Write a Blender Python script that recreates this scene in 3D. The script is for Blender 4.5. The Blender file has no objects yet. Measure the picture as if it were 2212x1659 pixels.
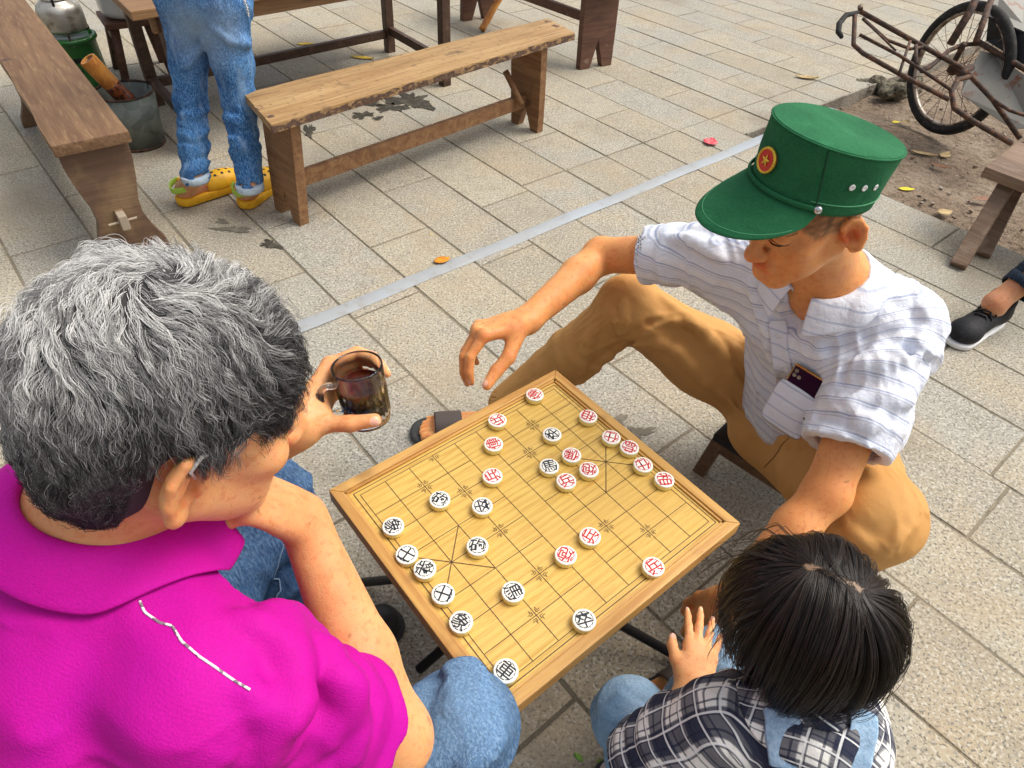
import bpy, bmesh, math, random
import numpy as np
from mathutils import Vector, Matrix
random.seed(7); RNG = np.random.default_rng(11)
S = bpy.context.scene; COL = S.collection
# ------------------------------------------------------------------ camera
CAM = np.array([-0.0524, -0.6821, 1.36]); FOC = 1451.2; CX, CY = 1106.0, 829.5
AX = np.array([0.99763427, 0.04748614, 0.04970853]); AU = np.array([-0.06874498, 0.68912386, 0.72137538]); AF = np.array([0, 0.72308601, -0.69075801])
cd = bpy.data.cameras.new('camera'); cam = bpy.data.objects.new('camera', cd); COL.objects.link(cam)
cd.sensor_width = 36.0; cd.lens = 23.617; cd.clip_start = 0.02; cd.clip_end = 400
mw = Matrix.Identity(4)
for i in range(3):
    mw[i][0] = AX[i]; mw[i][1] = AU[i]; mw[i][2] = -AF[i]; mw[i][3] = CAM[i]
cam.matrix_world = mw; S.camera = cam
# ------------------------------------------------------------------ light
w = bpy.data.worlds.new('World'); S.world = w; w.use_nodes = True
nt = w.node_tree; bg = nt.nodes['Background']
sky = nt.nodes.new('ShaderNodeTexSky'); sky.sky_type = 'NISHITA'; sky.sun_disc = False
SUN_EL, SUN_AZ = math.radians(58), math.radians(75)       # azimuth clockwise from +Y
sky.sun_elevation = SUN_EL; sky.sun_rotation = SUN_AZ; sky.dust_density = 6.0; sky.air_density = 1.0; sky.ozone_density = 0.6
hs = nt.nodes.new('ShaderNodeHueSaturation'); hs.inputs['Saturation'].default_value = 0.35
nt.links.new(sky.outputs[0], hs.inputs['Color']); nt.links.new(hs.outputs[0], bg.inputs[0]); bg.inputs[1].default_value = 0.15
sd = bpy.data.lights.new('sun', 'SUN'); sd.energy = 1.15; sd.angle = math.radians(36); sd.color = (1.0, 0.94, 0.83)
so = bpy.data.objects.new('sun', sd); COL.objects.link(so)
sv = Vector((math.sin(SUN_AZ)*math.cos(SUN_EL), math.cos(SUN_AZ)*math.cos(SUN_EL), math.sin(SUN_EL)))
so.rotation_euler = sv.to_track_quat('Z', 'Y').to_euler(); so.location = (3, -1, 5)
S.view_settings.view_transform = 'Standard'; S.view_settings.look = 'None'; S.view_settings.exposure = 0.47; S.view_settings.gamma = 1.0
S.view_settings.use_curve_mapping = False
S.render.engine = 'CYCLES'; S.cycles.use_denoising = True; S.cycles.max_bounces = 8; S.cycles.transparent_max_bounces = 12
S.cycles.caustics_refractive = False; S.cycles.caustics_reflective = False
S.render.film_transparent = False
# ------------------------------------------------------------------ helpers
def V(*a): return np.array(a, float)
def nrm(v): v = np.asarray(v, float); return v/np.linalg.norm(v)
def ray(px, py): return nrm(AF + AX*((px-CX)/FOC) - AU*((py-CY)/FOC))
def P(px, py, z):
    d = ray(px, py); return CAM + d*((z-CAM[2])/d[2])
def PD(px, py, dist): return CAM + ray(px, py)*dist
def lerp(a, b, t): return np.asarray(a)*(1-t)+np.asarray(b)*t

def tag(o, label, cat, group=None, kind=None):
    o['label'] = label; o['category'] = cat
    if group: o['group'] = group
    if kind: o['kind'] = kind
    return o
def empty(name, loc=(0, 0, 0), label=None, cat=None, group=None):
    o = bpy.data.objects.new(name, None); o.location = loc; COL.objects.link(o); o.empty_display_size = .05
    if label: tag(o, label, cat, group)
    return o
def link(name, me, m=None, parent=None, smooth=False):
    o = bpy.data.objects.new(name, me); COL.objects.link(o)
    if m is not None and not me.materials: me.materials.append(m)
    if parent is not None:
        o.parent = parent
        o.matrix_parent_inverse = Matrix.Translation(parent.location).inverted() if parent.type == 'EMPTY' else Matrix.Identity(4)
    if smooth: me.polygons.foreach_set('use_smooth', np.ones(len(me.polygons), bool))
    return o
def raw(verts, faces, name='m'):
    me = bpy.data.meshes.new(name); me.from_pydata([tuple(map(float, v)) for v in verts], [], faces); me.update(); return me
class MB:
    """collects simple solids into one mesh (world coordinates)"""
    def __init__(s): s.v = []; s.f = []
    def add(s, verts, faces):
        n = len(s.v); s.v += [tuple(map(float, q)) for q in verts]; s.f += [tuple(i+n for i in f) for f in faces]; return s
    def prism(s, poly, axis, t):      # poly: 3D points of one face, extruded by vector axis*t
        n = len(poly); a = np.asarray(axis, float)*t; q = [np.asarray(x, float) for x in poly]
        return s.add(q+[x+a for x in q], [tuple(range(n))[::-1], tuple(range(n, 2*n))]+[(i, (i+1) % n, n+(i+1) % n, n+i) for i in range(n)])
    def box(s, c, x, y, z, hx, hy, hz):
        c = np.asarray(c, float); x, y, z = nrm(x), nrm(y), nrm(z)
        q = [c+x*hx*i+y*hy*j+z*hz*k for k in (-1, 1) for (i, j) in ((-1, -1), (1, -1), (1, 1), (-1, 1))]
        return s.add(q, [(3, 2, 1, 0), (4, 5, 6, 7), (0, 1, 5, 4), (1, 2, 6, 5), (2, 3, 7, 6), (3, 0, 4, 7)])
    def tube(s, pts, r, n=10, cap=True):
        pts = [np.asarray(q, float) for q in pts]; rr = r if hasattr(r, '__len__') else [r]*len(pts)
        rings = []; prev = None
        for i, q in enumerate(pts):
            d = nrm(pts[min(i+1, len(pts)-1)]-pts[max(i-1, 0)])
            if prev is None: prev = nrm(np.cross(d, [0.3, 0.2, 1] if abs(d[2]) < .9 else [1, 0, 0]))
            x = nrm(prev-d*np.dot(prev, d)); y = np.cross(d, x); prev = x
            rings.append([q+rr[i]*(math.cos(2*math.pi*j/n)*x+math.sin(2*math.pi*j/n)*y) for j in range(n)])
        vs = [q for R_ in rings for q in R_]; fs = []
        for i in range(len(pts)-1):
            for j in range(n): fs.append((i*n+j, i*n+(j+1) % n, (i+1)*n+(j+1) % n, (i+1)*n+j))
        if cap: fs += [tuple(range(n))[::-1], tuple(range((len(pts)-1)*n, len(pts)*n))]
        return s.add(vs, fs)
    def lathe(s, c, prof, n=32, axis=(0, 0, 1), closed=False):
        ax = nrm(axis); x = nrm(np.cross(ax, [0, 1, 0.1] if abs(ax[1]) < .9 else [1, 0, 0])); y = np.cross(ax, x); c = np.asarray(c, float)
        vs = []; fs = []
        for (r, h) in prof: vs += [c+ax*h+r*(math.cos(2*math.pi*j/n)*x+math.sin(2*math.pi*j/n)*y) for j in range(n)]
        m = len(prof)
        for i in range(m-1 if not closed else m):
            for j in range(n): fs.append((i*n+j, i*n+(j+1) % n, ((i+1) % m)*n+(j+1) % n, ((i+1) % m)*n+j))
        if not closed:
            if prof[0][0] > 1e-6: fs.append(tuple(range(n))[::-1])
            if prof[-1][0] > 1e-6: fs.append(tuple(range((m-1)*n, m*n)))
        return s.add(vs, fs)
    def mesh(s, name='m'): return raw(s.v, s.f, name)
    def build(s, name, m, parent=None, smooth=False, bevel=0, seg=2, auto=False):
        me = s.mesh(name); bm = bmesh.new(); bm.from_mesh(me); bmesh.ops.recalc_face_normals(bm, faces=bm.faces)
        if bevel: bmesh.ops.bevel(bm, geom=[e for e in bm.edges if e.calc_face_angle(0) > .5], offset=bevel, segments=seg, profile=.6, affect='EDGES')
        bm.to_mesh(me); bm.free()
        o = link(name, me, m, parent, smooth)
        if auto:
            me.polygons.foreach_set('use_smooth', np.ones(len(me.polygons), bool)); me.set_sharp_from_angle(angle=math.radians(40))
        return o

# ---- materials
def mat(name, base, rough=.6, spec=.5, metal=0, layers=(), bump=(), sss=0, coat=0, sheen=0, coord='Object', trans=0, ior=1.45, rlayers=(), sssr=(1, .35, .15)):
    m = bpy.data.materials.new(name); m.use_nodes = True; t = m.node_tree; N = t.nodes; L = t.links; b = N['Principled BSDF']
    b.inputs['Roughness'].default_value = rough; b.inputs['Specular IOR Level'].default_value = spec; b.inputs['Metallic'].default_value = metal
    b.inputs['Transmission Weight'].default_value = trans; b.inputs['IOR'].default_value = ior
    b.inputs['Coat Weight'].default_value = coat; b.inputs['Sheen Weight'].default_value = sheen
    if sss:
        b.inputs['Subsurface Weight'].default_value = 1.0; b.inputs['Subsurface Radius'].default_value = sssr; b.inputs['Subsurface Scale'].default_value = sss
    if coord == 'world': cs = N.new('ShaderNodeNewGeometry').outputs['Position']
    else: cs = N.new('ShaderNodeTexCoord').outputs[coord]
    def src(l):
        k = l.get('kind', 'noise')
        if k == 'attr':
            a = N.new('ShaderNodeAttribute'); a.attribute_name = l['name']; a.attribute_type = l.get('at', 'GEOMETRY'); out = a.outputs['Fac']
        elif k == 'rand':
            out = N.new('ShaderNodeObjectInfo').outputs['Random']
        else:
            v = cs
            if 'vattr' in l:
                a = N.new('ShaderNodeAttribute'); a.attribute_name = l['vattr']; v = a.outputs['Vector']
            if 'rot' in l:
                mr = N.new('ShaderNodeMapping'); mr.inputs['Rotation'].default_value = l['rot']; L.new(v, mr.inputs['Vector']); v = mr.outputs[0]
            mp = N.new('ShaderNodeMapping'); L.new(v, mp.inputs['Vector']); sc = l.get('scale', 10); mp.inputs['Scale'].default_value = sc if hasattr(sc, '__len__') else (sc,)*3
            mp.inputs['Location'].default_value = l.get('loc', (0, 0, 0))
            v = mp.outputs[0]
            if 'rnd' in l:
                oi = N.new('ShaderNodeObjectInfo'); ml = N.new('ShaderNodeMath'); ml.operation = 'MULTIPLY'; ml.inputs[1].default_value = l['rnd']; L.new(oi.outputs['Random'], ml.inputs[0])
                ad = N.new('ShaderNodeVectorMath'); ad.operation = 'ADD'; L.new(v, ad.inputs[0]); L.new(ml.outputs[0], ad.inputs[1]); v = ad.outputs[0]
            if k == 'noise':
                n = N.new('ShaderNodeTexNoise'); n.inputs['Scale'].default_value = 1; n.inputs['Detail'].default_value = l.get('detail', 4); n.inputs['Roughness'].default_value = l.get('nr', .55); n.inputs['Distortion'].default_value = l.get('dist', 0); out = n.outputs['Fac']
            elif k == 'voronoi':
                n = N.new('ShaderNodeTexVoronoi'); n.feature = l.get('feature', 'F1'); n.inputs['Scale'].default_value = 1; out = n.outputs['Distance']
            elif k == 'cell':
                n = N.new('ShaderNodeTexVoronoi'); n.inputs['Scale'].default_value = 1; sx = N.new('ShaderNodeSeparateColor'); L.new(n.outputs['Color'], sx.inputs[0]); out = sx.outputs[0]
            elif k == 'wave':
                n = N.new('ShaderNodeTexWave'); n.wave_type = 'BANDS'; n.bands_direction = l.get('dir', 'X'); n.wave_profile = l.get('prof', 'SIN'); n.inputs['Scale'].default_value = 1; n.inputs['Distortion'].default_value = l.get('dist', 0); n.inputs['Detail'].default_value = l.get('detail', 2); n.inputs['Detail Scale'].default_value = l.get('ds', 1); n.inputs['Phase Offset'].default_value = l.get('phase', 0); out = n.outputs['Fac']
            L.new(v, n.inputs['Vector'])
        r = N.new('ShaderNodeMapRange'); r.interpolation_type = 'SMOOTHSTEP'; r.inputs[1].default_value = l.get('lo', .4); r.inputs[2].default_value = l.get('hi', .6); r.inputs[3].default_value = 0; r.inputs[4].default_value = l.get('fac', 1)
        L.new(out, r.inputs[0]); out = r.outputs[0]
        if 'mul' in l:
            o2 = src(l['mul']); mm = N.new('ShaderNodeMath'); mm.operation = 'MULTIPLY'; L.new(out, mm.inputs[0]); L.new(o2, mm.inputs[1]); out = mm.outputs[0]
        return out
    rgb = N.new('ShaderNodeRGB'); rgb.outputs[0].default_value = (*base, 1); cur = rgb.outputs[0]
    for l in layers:
        mx = N.new('ShaderNodeMix'); mx.data_type = 'RGBA'; mx.blend_type = l.get('blend', 'MIX'); L.new(src(l), mx.inputs[0]); L.new(cur, mx.inputs[6]); mx.inputs[7].default_value = (*l['col'], 1); cur = mx.outputs[2]
    L.new(cur, b.inputs['Base Color'])
    rc = None
    for l in rlayers:
        mx = N.new('ShaderNodeMix'); L.new(src(l), mx.inputs[0])
        if rc is None: mx.inputs[2].default_value = rough
        else: L.new(rc, mx.inputs[2])
        mx.inputs[3].default_value = l['val']; rc = mx.outputs[0]
    if rc: L.new(rc, b.inputs['Roughness'])
    pv = None
    for l in bump:
        bn = N.new('ShaderNodeBump'); bn.inputs['Strength'].default_value = l.get('st', .5); bn.inputs['Distance'].default_value = l.get('d', .002); L.new(src(l), bn.inputs['Height'])
        if pv: L.new(pv, bn.inputs['Normal'])
        pv = bn.outputs[0]
    if pv: L.new(pv, b.inputs['Normal'])
    return m

# ---- implicit surfaces -> one continuous mesh
def sn3(Q, seed=0, n=5, f=1.0):
    r = np.random.default_rng(seed); o = np.zeros(len(Q), np.float32)
    for i in range(n):
        k = r.normal(size=3).astype(np.float32)*f; k2 = r.normal(size=3).astype(np.float32)*f*.7
        o += np.sin(Q@k + r.uniform(0, 6.28) + 1.2*np.sin(Q@k2+r.uniform(0, 6.28)))
    return o/n
class SDF:
    def __init__(s): s.p = []; s.disp = []
    def cap(s, a, b, ra, rb=None, k=.012, op='u', flat=None):
        a = np.asarray(a, np.float32); b = np.asarray(b, np.float32); rb = ra if rb is None else rb; ab = b-a; den = float(ab@ab)+1e-12
        R_ = max(ra, rb); ex = R_*(max(1, flat[1]) if flat else 1)
        fn_ = None
        if flat: fn_ = (nrm(flat[0]).astype(np.float32), np.float32(flat[1]))
        def ev(Q):
            q = Q-a; t = np.clip((q@ab)/den, 0, 1).astype(np.float32); q = q-t[:, None]*ab
            if fn_ is not None:
                n, sc = fn_; h = q@n; q = q+(h*(1/sc-1))[:, None]*n
                return (np.sqrt((q*q).sum(1))-(ra+(rb-ra)*t))*min(1., float(sc))
            return np.sqrt((q*q).sum(1))-(ra+(rb-ra)*t)
        s.p.append((op, k, np.minimum(a, b)-ex, np.maximum(a, b)+ex, ev)); return s
    def chain(s, pts, rs, k=.012, op='u', flat=None):
        for i in range(len(pts)-1): s.cap(pts[i], pts[i+1], rs[i], rs[i+1], k if i else k, op, flat)
        return s
    def ell(s, c, r, rot=None, k=.012, op='u'):
        c = np.asarray(c, np.float32); r = np.asarray(r, np.float32); Rm = (np.eye(3) if rot is None else np.array([nrm(x) for x in rot])).astype(np.float32); R_ = r.max()
        def ev(Q):
            q = (Q-c)@Rm.T; a = np.sqrt(((q/r)**2).sum(1)); b = np.sqrt(((q/(r*r))**2).sum(1))+1e-9; return a*(a-1)/b
        s.p.append((op, k, c-R_, c+R_, ev)); return s
    def box(s, c, h, rot=None, rd=.005, k=.006, op='u'):
        c = np.asarray(c, np.float32); h = np.asarray(h, np.float32)-rd; Rm = (np.eye(3) if rot is None else np.array([nrm(x) for x in rot])).astype(np.float32); R_ = float(np.linalg.norm(h))+rd
        def ev(Q):
            q = np.abs((Q-c)@Rm.T)-h; return np.sqrt((np.maximum(q, 0)**2).sum(1))+np.minimum(q.max(1), 0)-rd
        s.p.append((op, k, c-R_, c+R_, ev)); return s
    def plane(s, c, n, k=.004, op='i', cen=None, rad=None):   # keeps the side opposite to n; optionally only inside a ball
        c = np.asarray(c, np.float32); n = nrm(n).astype(np.float32)
        if cen is None:
            s.p.append(('i', k, None, None, lambda Q: (Q-c)@n)); return s
        cen = np.asarray(cen, np.float32)
        def ev(Q): return np.maximum(-((Q-c)@n), np.sqrt(((Q-cen)**2).sum(1))-rad)
        s.p.append(('s', k, cen-rad, cen+rad, ev)); return s
    def field(s, Q, blk=None, cen=None, half=0):
        """Q (nb,m,3) points by block; cen block centres"""
        nb, m = Q.shape[:2]; F = np.full((nb, m), 9., np.float32)
        for op, k, lo, hi, ev in s.p:
            if lo is None: ix = np.arange(nb)
            else:
                dd = np.maximum(np.maximum(lo-cen, cen-hi), 0); ix = np.nonzero(np.sqrt((dd*dd).sum(1)) < half+k*1.5+.004)[0]
            if not len(ix): continue
            d = ev(Q[ix].reshape(-1, 3)).reshape(len(ix), m).astype(np.float32); f = F[ix]
            if op == 'u': F[ix] = np.minimum(f, d)-np.maximum(k-np.abs(f-d), 0)**2/(4*k)
            elif op == 's': d = -d; F[ix] = np.maximum(f, d)+np.maximum(k-np.abs(f-d), 0)**2/(4*k)
            else: F[ix] = np.maximum(f, d)+np.maximum(k-np.abs(f-d), 0)**2/(4*k)
        if s.disp:
            ix = np.abs(F) < .022; qq = Q[ix]
            if len(qq):
                f = F[ix]
                for fn in s.disp: f = f+fn(qq)
                F[ix] = f
        return F
    def at(s, Q):
        Q = np.asarray(Q, np.float32).reshape(-1, 1, 3); return s.field(Q, cen=Q[:, 0], half=.075)[:, 0]
    def trace(s, px, py, d0=.25, dmax=3.0):
        r = ray(px, py); t = d0
        for i in range(200):
            d = float(s.at(CAM+r*t)[0])
            if d < .0006: return CAM+r*t
            t += min(d*.7, .05)
            if t > dmax: break
        return None
    def mesh(s, h=.003, name='m', B=9):
        lo = np.min([p[2] for p in s.p if p[0] == 'u'], 0)-.02; hi = np.max([p[3] for p in s.p if p[0] == 'u'], 0)+.02
        bs = B*h; nbk = np.ceil((hi-lo)/bs).astype(int); half = bs*.5*1.7321
        I = np.stack(np.meshgrid(*[np.arange(n) for n in nbk], indexing='ij'), -1).reshape(-1, 3)
        cen = (lo+(I+.5)*bs).astype(np.float32)
        # cheap pre-cull: near any union primitive
        keep = np.zeros(len(I), bool)
        for op, k, l, u, ev in s.p:
            if op != 'u': continue
            dd = np.maximum(np.maximum(l-cen, cen-u), 0); keep |= (dd*dd).sum(1) < (half+k+.01)**2
        I = I[keep]; cen = cen[keep]
        f = np.concatenate([s.field(cen[i:i+20000, None, :], cen=cen[i:i+20000], half=.2+half)[:, 0] for i in range(0, len(cen), 20000)])
        act = np.abs(f) < half*1.5+.012; I = I[act]; cen = cen[act]
        off = np.stack(np.meshgrid(*[np.arange(B+1)]*3, indexing='ij'), -1).reshape(-1, 3)
        cells = []; verts = []; quads = []
        NX, NY, NZ = [int(n)*B+2 for n in nbk]
        def key(c): return (c[..., 0].astype(np.int64)*NY+c[..., 1])*NZ+c[..., 2]
        CH = 900; n1 = B+1
        for st in range(0, len(I), CH):
            Ib = I[st:st+CH]; Q = (lo+((Ib*B)[:, None, :]+off[None])*h).astype(np.float32)
            F = s.field(Q, cen=cen[st:st+CH], half=half).reshape(-1, n1, n1, n1); nb = len(Ib)
            sg = F < 0
            c8 = [sg[:, i:B+i, j:B+j, k:B+k] for i in (0, 1) for j in (0, 1) for k in (0, 1)]
            sm = sum(x.astype(np.int8) for x in c8); ac = np.argwhere((sm > 0) & (sm < 8))
            if not len(ac): continue
            b, x, y, z = ac.T; acc = np.zeros((len(ac), 3), np.float32); cnt = np.zeros(len(ac), np.float32)
            for ax in range(3):
                for p in (0, 1):
                    for q in (0, 1):
                        o0 = [0, 0, 0]; oth = [a for a in range(3) if a != ax]; o0[oth[0]] = p; o0[oth[1]] = q; o1 = list(o0); o1[ax] = 1
                        f0 = F[b, x+o0[0], y+o0[1], z+o0[2]]; f1 = F[b, x+o1[0], y+o1[1], z+o1[2]]; cr = (f0 < 0) != (f1 < 0)
                        t = np.where(cr, f0/(f0-f1+1e-12), 0); pt = np.zeros((len(ac), 3), np.float32); pt[:, oth[0]] = p; pt[:, oth[1]] = q; pt[:, ax] = t
                        acc += np.where(cr[:, None], pt, 0); cnt += cr
            g = Ib[b]*B+np.stack([x, y, z], 1); cells.append(key(g)); verts.append(lo+(g+acc/cnt[:, None])*h)
            for ax in range(3):
                A0 = [slice(0, B)]*3; A1 = [slice(0, B)]*3; A1[ax] = slice(1, B+1)
                s0 = sg[(slice(None), *A0)]; s1 = sg[(slice(None), *A1)]; e = np.argwhere(s0 != s1)
                if not len(e): continue
                b, x, y, z = e.T; g = Ib[b]*B+np.stack([x, y, z], 1); inside = s0[b, x, y, z]
                u = [a for a in range(3) if a != ax]
                if ax == 1: u = u[::-1]
                d1 = np.zeros(3, int); d2 = np.zeros(3, int); d1[u[0]] = 1; d2[u[1]] = 1
                qd = np.stack([key(g-d1-d2), key(g-d2), key(g), key(g-d1)], 1); qd[~inside] = qd[~inside][:, ::-1]; quads.append(qd)
        cells = np.concatenate(cells); verts = np.concatenate(verts); quads = np.concatenate(quads)
        o = np.argsort(cells); cs = cells[o]; ps = np.searchsorted(cs, quads); ps = np.clip(ps, 0, len(cs)-1); ok = (cs[ps] == quads).all(1)
        faces = o[ps[ok]]
        me = bpy.data.meshes.new(name); me.vertices.add(len(verts)); me.vertices.foreach_set('co', verts.astype(np.float32).ravel())
        me.loops.add(len(faces)*4); me.loops.foreach_set('vertex_index', faces.astype(np.int32).ravel()); me.polygons.add(len(faces))
        me.polygons.foreach_set('loop_start', np.arange(0, len(faces)*4, 4, dtype=np.int32)); me.polygons.foreach_set('loop_total', np.full(len(faces), 4, np.int32))
        me.polygons.foreach_set('use_smooth', np.ones(len(faces), bool)); me.update(calc_edges=True)
        return me
def coords(me):
    a = np.empty(len(me.vertices)*3, np.float32); me.vertices.foreach_get('co', a); return a.reshape(-1, 3)
def attr(me, name, val):
    a = me.attributes.new(name, 'FLOAT', 'POINT'); a.data.foreach_set('value', np.asarray(val, np.float32))
def vattr(me, name, val):
    a = me.attributes.new(name, 'FLOAT_VECTOR', 'POINT'); a.data.foreach_set('vector', np.asarray(val, np.float32).ravel())
def smooth(me, it=2, lam=.5):
    co = coords(me); e = np.empty(len(me.edges)*2, np.int32); me.edges.foreach_get('vertices', e); e = e.reshape(-1, 2); n = len(co)
    deg = np.bincount(e.ravel(), minlength=n).astype(np.float32)+1e-6
    for i in range(it):
        a = np.stack([np.bincount(e[:, 0], co[e[:, 1], c], n)+np.bincount(e[:, 1], co[e[:, 0], c], n) for c in range(3)], 1)/deg[:, None]; co = co+(a-co)*lam
    me.vertices.foreach_set('co', co.astype(np.float32).ravel()); me.update(); return me
def ball(co, c, r): return np.clip(1-np.linalg.norm(co-np.asarray(c), axis=1)/r, 0, 1)
def segd(co, a, b):
    a = np.asarray(a, np.float32); ab = np.asarray(b, np.float32)-a; t = np.clip(((co-a)@ab)/(ab@ab), 0, 1); return np.linalg.norm(co-a-t[:, None]*ab, axis=1)
def frame(f, up):                      # forward, left-handed helper: returns (right, forward, up)
    f = nrm(f); r = nrm(np.cross(f, up)); return r, f, np.cross(r, f)
def strands(name, pts, rad, m, parent, tone=None):
    """pts (n,k,3) -> hair curves"""
    n, k = pts.shape[:2]; hc = bpy.data.hair_curves.new(name); hc.add_curves([k]*n)
    hc.points.foreach_set('position', pts.astype(np.float32).ravel())
    rr = np.broadcast_to(rad, (n, k)).astype(np.float32); hc.points.foreach_set('radius', rr.ravel())
    if tone is not None:
        a = hc.attributes.new('tone', 'FLOAT', 'CURVE'); a.data.foreach_set('value', np.asarray(tone, np.float32))
    hc.materials.append(m); o = bpy.data.objects.new(name, hc); COL.objects.link(o); o.parent = parent
    if parent.type == 'EMPTY': o.matrix_parent_inverse = Matrix.Translation(parent.location).inverted()
    return o
# ================================================================== setting
BA = math.radians(42.4); DB = V(math.cos(BA), math.sin(BA), 0); DA = V(math.sin(BA), -math.cos(BA), 0)   # DB: along short joints, DA: along long joints
def RS(r, s, z=0.): return DB*r + DA*s + V(0, 0, z)
stain = dict(kind='noise', scale=1.1, detail=8, nr=.62, lo=.53, hi=.70, col=(.225, .185, .13), fac=.65)
m_paver = mat('granite', (.385, .345, .255), .82, .3, coord='world', layers=[
    dict(kind='rand', lo=0, hi=.5, col=(.315, .305, .265), fac=.85), dict(kind='rand', lo=.5, hi=1, col=(.325, .28, .20), fac=.9),
    dict(scale=3.2, detail=5, lo=.42, hi=.68, col=(.40, .325, .215), fac=.7),
    dict(scale=(9, 9, 9), detail=6, nr=.7, lo=.48, hi=.72, col=(.215, .195, .15), fac=.5),
    dict(kind='noise', scale=(125, 125, 125), detail=2, lo=.50, hi=.64, col=(.52, .485, .41), fac=.75),
    dict(kind='noise', scale=150, detail=2, lo=.53, hi=.64, col=(.11, .105, .09), fac=.8, loc=(3, 1, 2)),
    dict(kind='noise', scale=75, detail=2, lo=.58, hi=.70, col=(.22, .21, .19), fac=.6, loc=(7, 1, 2)),
    dict(scale=1.7, detail=6, nr=.65, lo=.52, hi=.72, col=(.36, .27, .17), fac=.45, loc=(4, 2, 0)), stain], bump=[dict(scale=220, detail=2, lo=.3, hi=.7, st=.5, d=.0012), dict(scale=26, detail=4, lo=.3, hi=.7, st=.4, d=.002)], rlayers=[dict(scale=4, lo=.4, hi=.7, val=.65)])
m_mortar = mat('joint_mortar', (.235, .20, .145), .95, .2, coord='world', layers=[dict(scale=6, lo=.4, hi=.65, col=(.27, .23, .165)), dict(scale=90, lo=.5, hi=.7, col=(.11, .095, .07), fac=.6), dict(scale=2.2, detail=4, lo=.5, hi=.62, col=(.11, .095, .07), fac=.7)], bump=[dict(scale=120, st=.6, d=.003)])
m_soil = mat('soil', (.225, .165, .115), .95, .2, coord='world', layers=[dict(scale=4, lo=.4, hi=.65, col=(.30, .235, .17)), dict(scale=30, detail=6, lo=.5, hi=.7, col=(.13, .095, .065), fac=.8), dict(scale=160, detail=2, lo=.58, hi=.68, col=(.45, .40, .33), fac=.6)],
    bump=[dict(scale=14, detail=8, st=.9, d=.012), dict(scale=120, detail=3, st=.7, d=.004)])
far = raw([(-60, -60, -.16), (60, -60, -.16), (60, 60, -.16), (-60, 60, -.16)], [(0, 1, 2, 3)]); o = link('ground', far, m_soil); o['kind'] = 'structure'
PR0, PR1, PS0, PS1 = 2.55, 5.6, -1.277, 1.6      # planting pit in row / length coordinates
mb = MB()
for (r0, r1, s0, s1) in ((-12, 12, -14, PS0), (-12, PR0, PS0, PS1), (PR1, 12, PS0, PS1), (-12, 12, PS1, 12)):
    mb.prism([RS(r0, s0, -.10), RS(r1, s0, -.10), RS(r1, s1, -.10), RS(r0, s1, -.10)], (0, 0, 1), .0972)
pav = mb.build('pavement', m_mortar); pav['kind'] = 'structure'
# soil bed: uneven sheet
n = 60; vs = []; fs = []
for i in range(n+1):
    for j in range(n+1):
        r = PR0+(PR1-PR0)*i/n; s = PS0+(PS1-PS0)*j/n
        q = RS(r, s); z = -.062+.012*math.sin(q[0]*5+1.3*math.sin(q[1]*4))+.010*math.sin(q[1]*9+q[0]*7)+random.uniform(-.004, .004); vs.append((q[0], q[1], z))
for i in range(n):
    for j in range(n): fs.append((i*(n+1)+j, (i+1)*(n+1)+j, (i+1)*(n+1)+j+1, i*(n+1)+j+1))
soil = link('soil_bed', raw(vs, fs), m_soil, smooth=True); soil['kind'] = 'structure'
# pavers
def inview(q, mg=260):
    d = q-CAM; z = d@AF
    if z < .1: return False
    x = CX+FOC*(d@AX)/z; y = CY-FOC*(d@AU)/z
    return -mg < x < 2212+mg and -mg < y < 1659+mg
GAP = .0036; ROW = .2555; LEN = .652; npav = 0; r00 = .246-ROW*14
pm = {}
def paver(r0, r1, s0, s1):
    global npav
    if s1-s0 < .04 or r1-r0 < .04: return
    if r0 > PR0-.05 and s1 > PS0+.01: return
    c = RS((r0+r1)/2, (s0+s1)/2)
    if not any(inview(RS(a, b), 120) for a in (r0, (r0+r1)/2, r1) for b in (s0, (s0+s1)/2, s1)): return
    hx, hy = (r1-r0)/2-GAP*random.uniform(.75, 1.3), (s1-s0)/2-GAP*random.uniform(.75, 1.3)
    key = (round(hx, 3), round(hy, 3))
    if key not in pm:
        b = MB(); b.box((0, 0, -.028), (1, 0, 0), (0, 1, 0), (0, 0, 1), hx, hy, .028); me = b.mesh('paver'); bm = bmesh.new(); bm.from_mesh(me); bmesh.ops.recalc_face_normals(bm, faces=bm.faces)
        bmesh.ops.bevel(bm, geom=[e for e in bm.edges if all(v.co.z > -.01 for v in e.verts)], offset=.0028, segments=2, affect='EDGES', profile=.5); bm.to_mesh(me); bm.free(); me.materials.append(m_paver); pm[key] = me
    o = bpy.data.objects.new('paver', pm[key]); COL.objects.link(o); o.parent = pav
    o.location = (c[0], c[1], random.uniform(-.0015, .0015)); o.rotation_euler = (random.uniform(-.002, .002), random.uniform(-.002, .002), BA+math.pi*random.randint(0, 1)+random.uniform(-.003, .003)); npav += 1
for i in range(40):
    r0 = r00+ROW*i; r1 = r0+ROW; rc = (r0+r1)/2; off = 0 if i % 2 else LEN/2
    if rc < 1.28:
        j = [-1.446+off+LEN*k for k in range(-8, 9)]
    else:
        e = PS0 if rc > PR0 else None
        a = [-1.495-(LEN/2 if i % 2 else 0)-LEN*k for k in range(0, 9)][::-1]; j = a+([-1.495] if i % 2 else [])
        j += [PS0-.0] if e is not None else [-1.495+(LEN/2 if i % 2 else LEN)+LEN*k for k in range(0, 7)]
    for s0, s1 in zip(j[:-1], j[1:]): paver(r0, r1, s0, s1)
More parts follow.
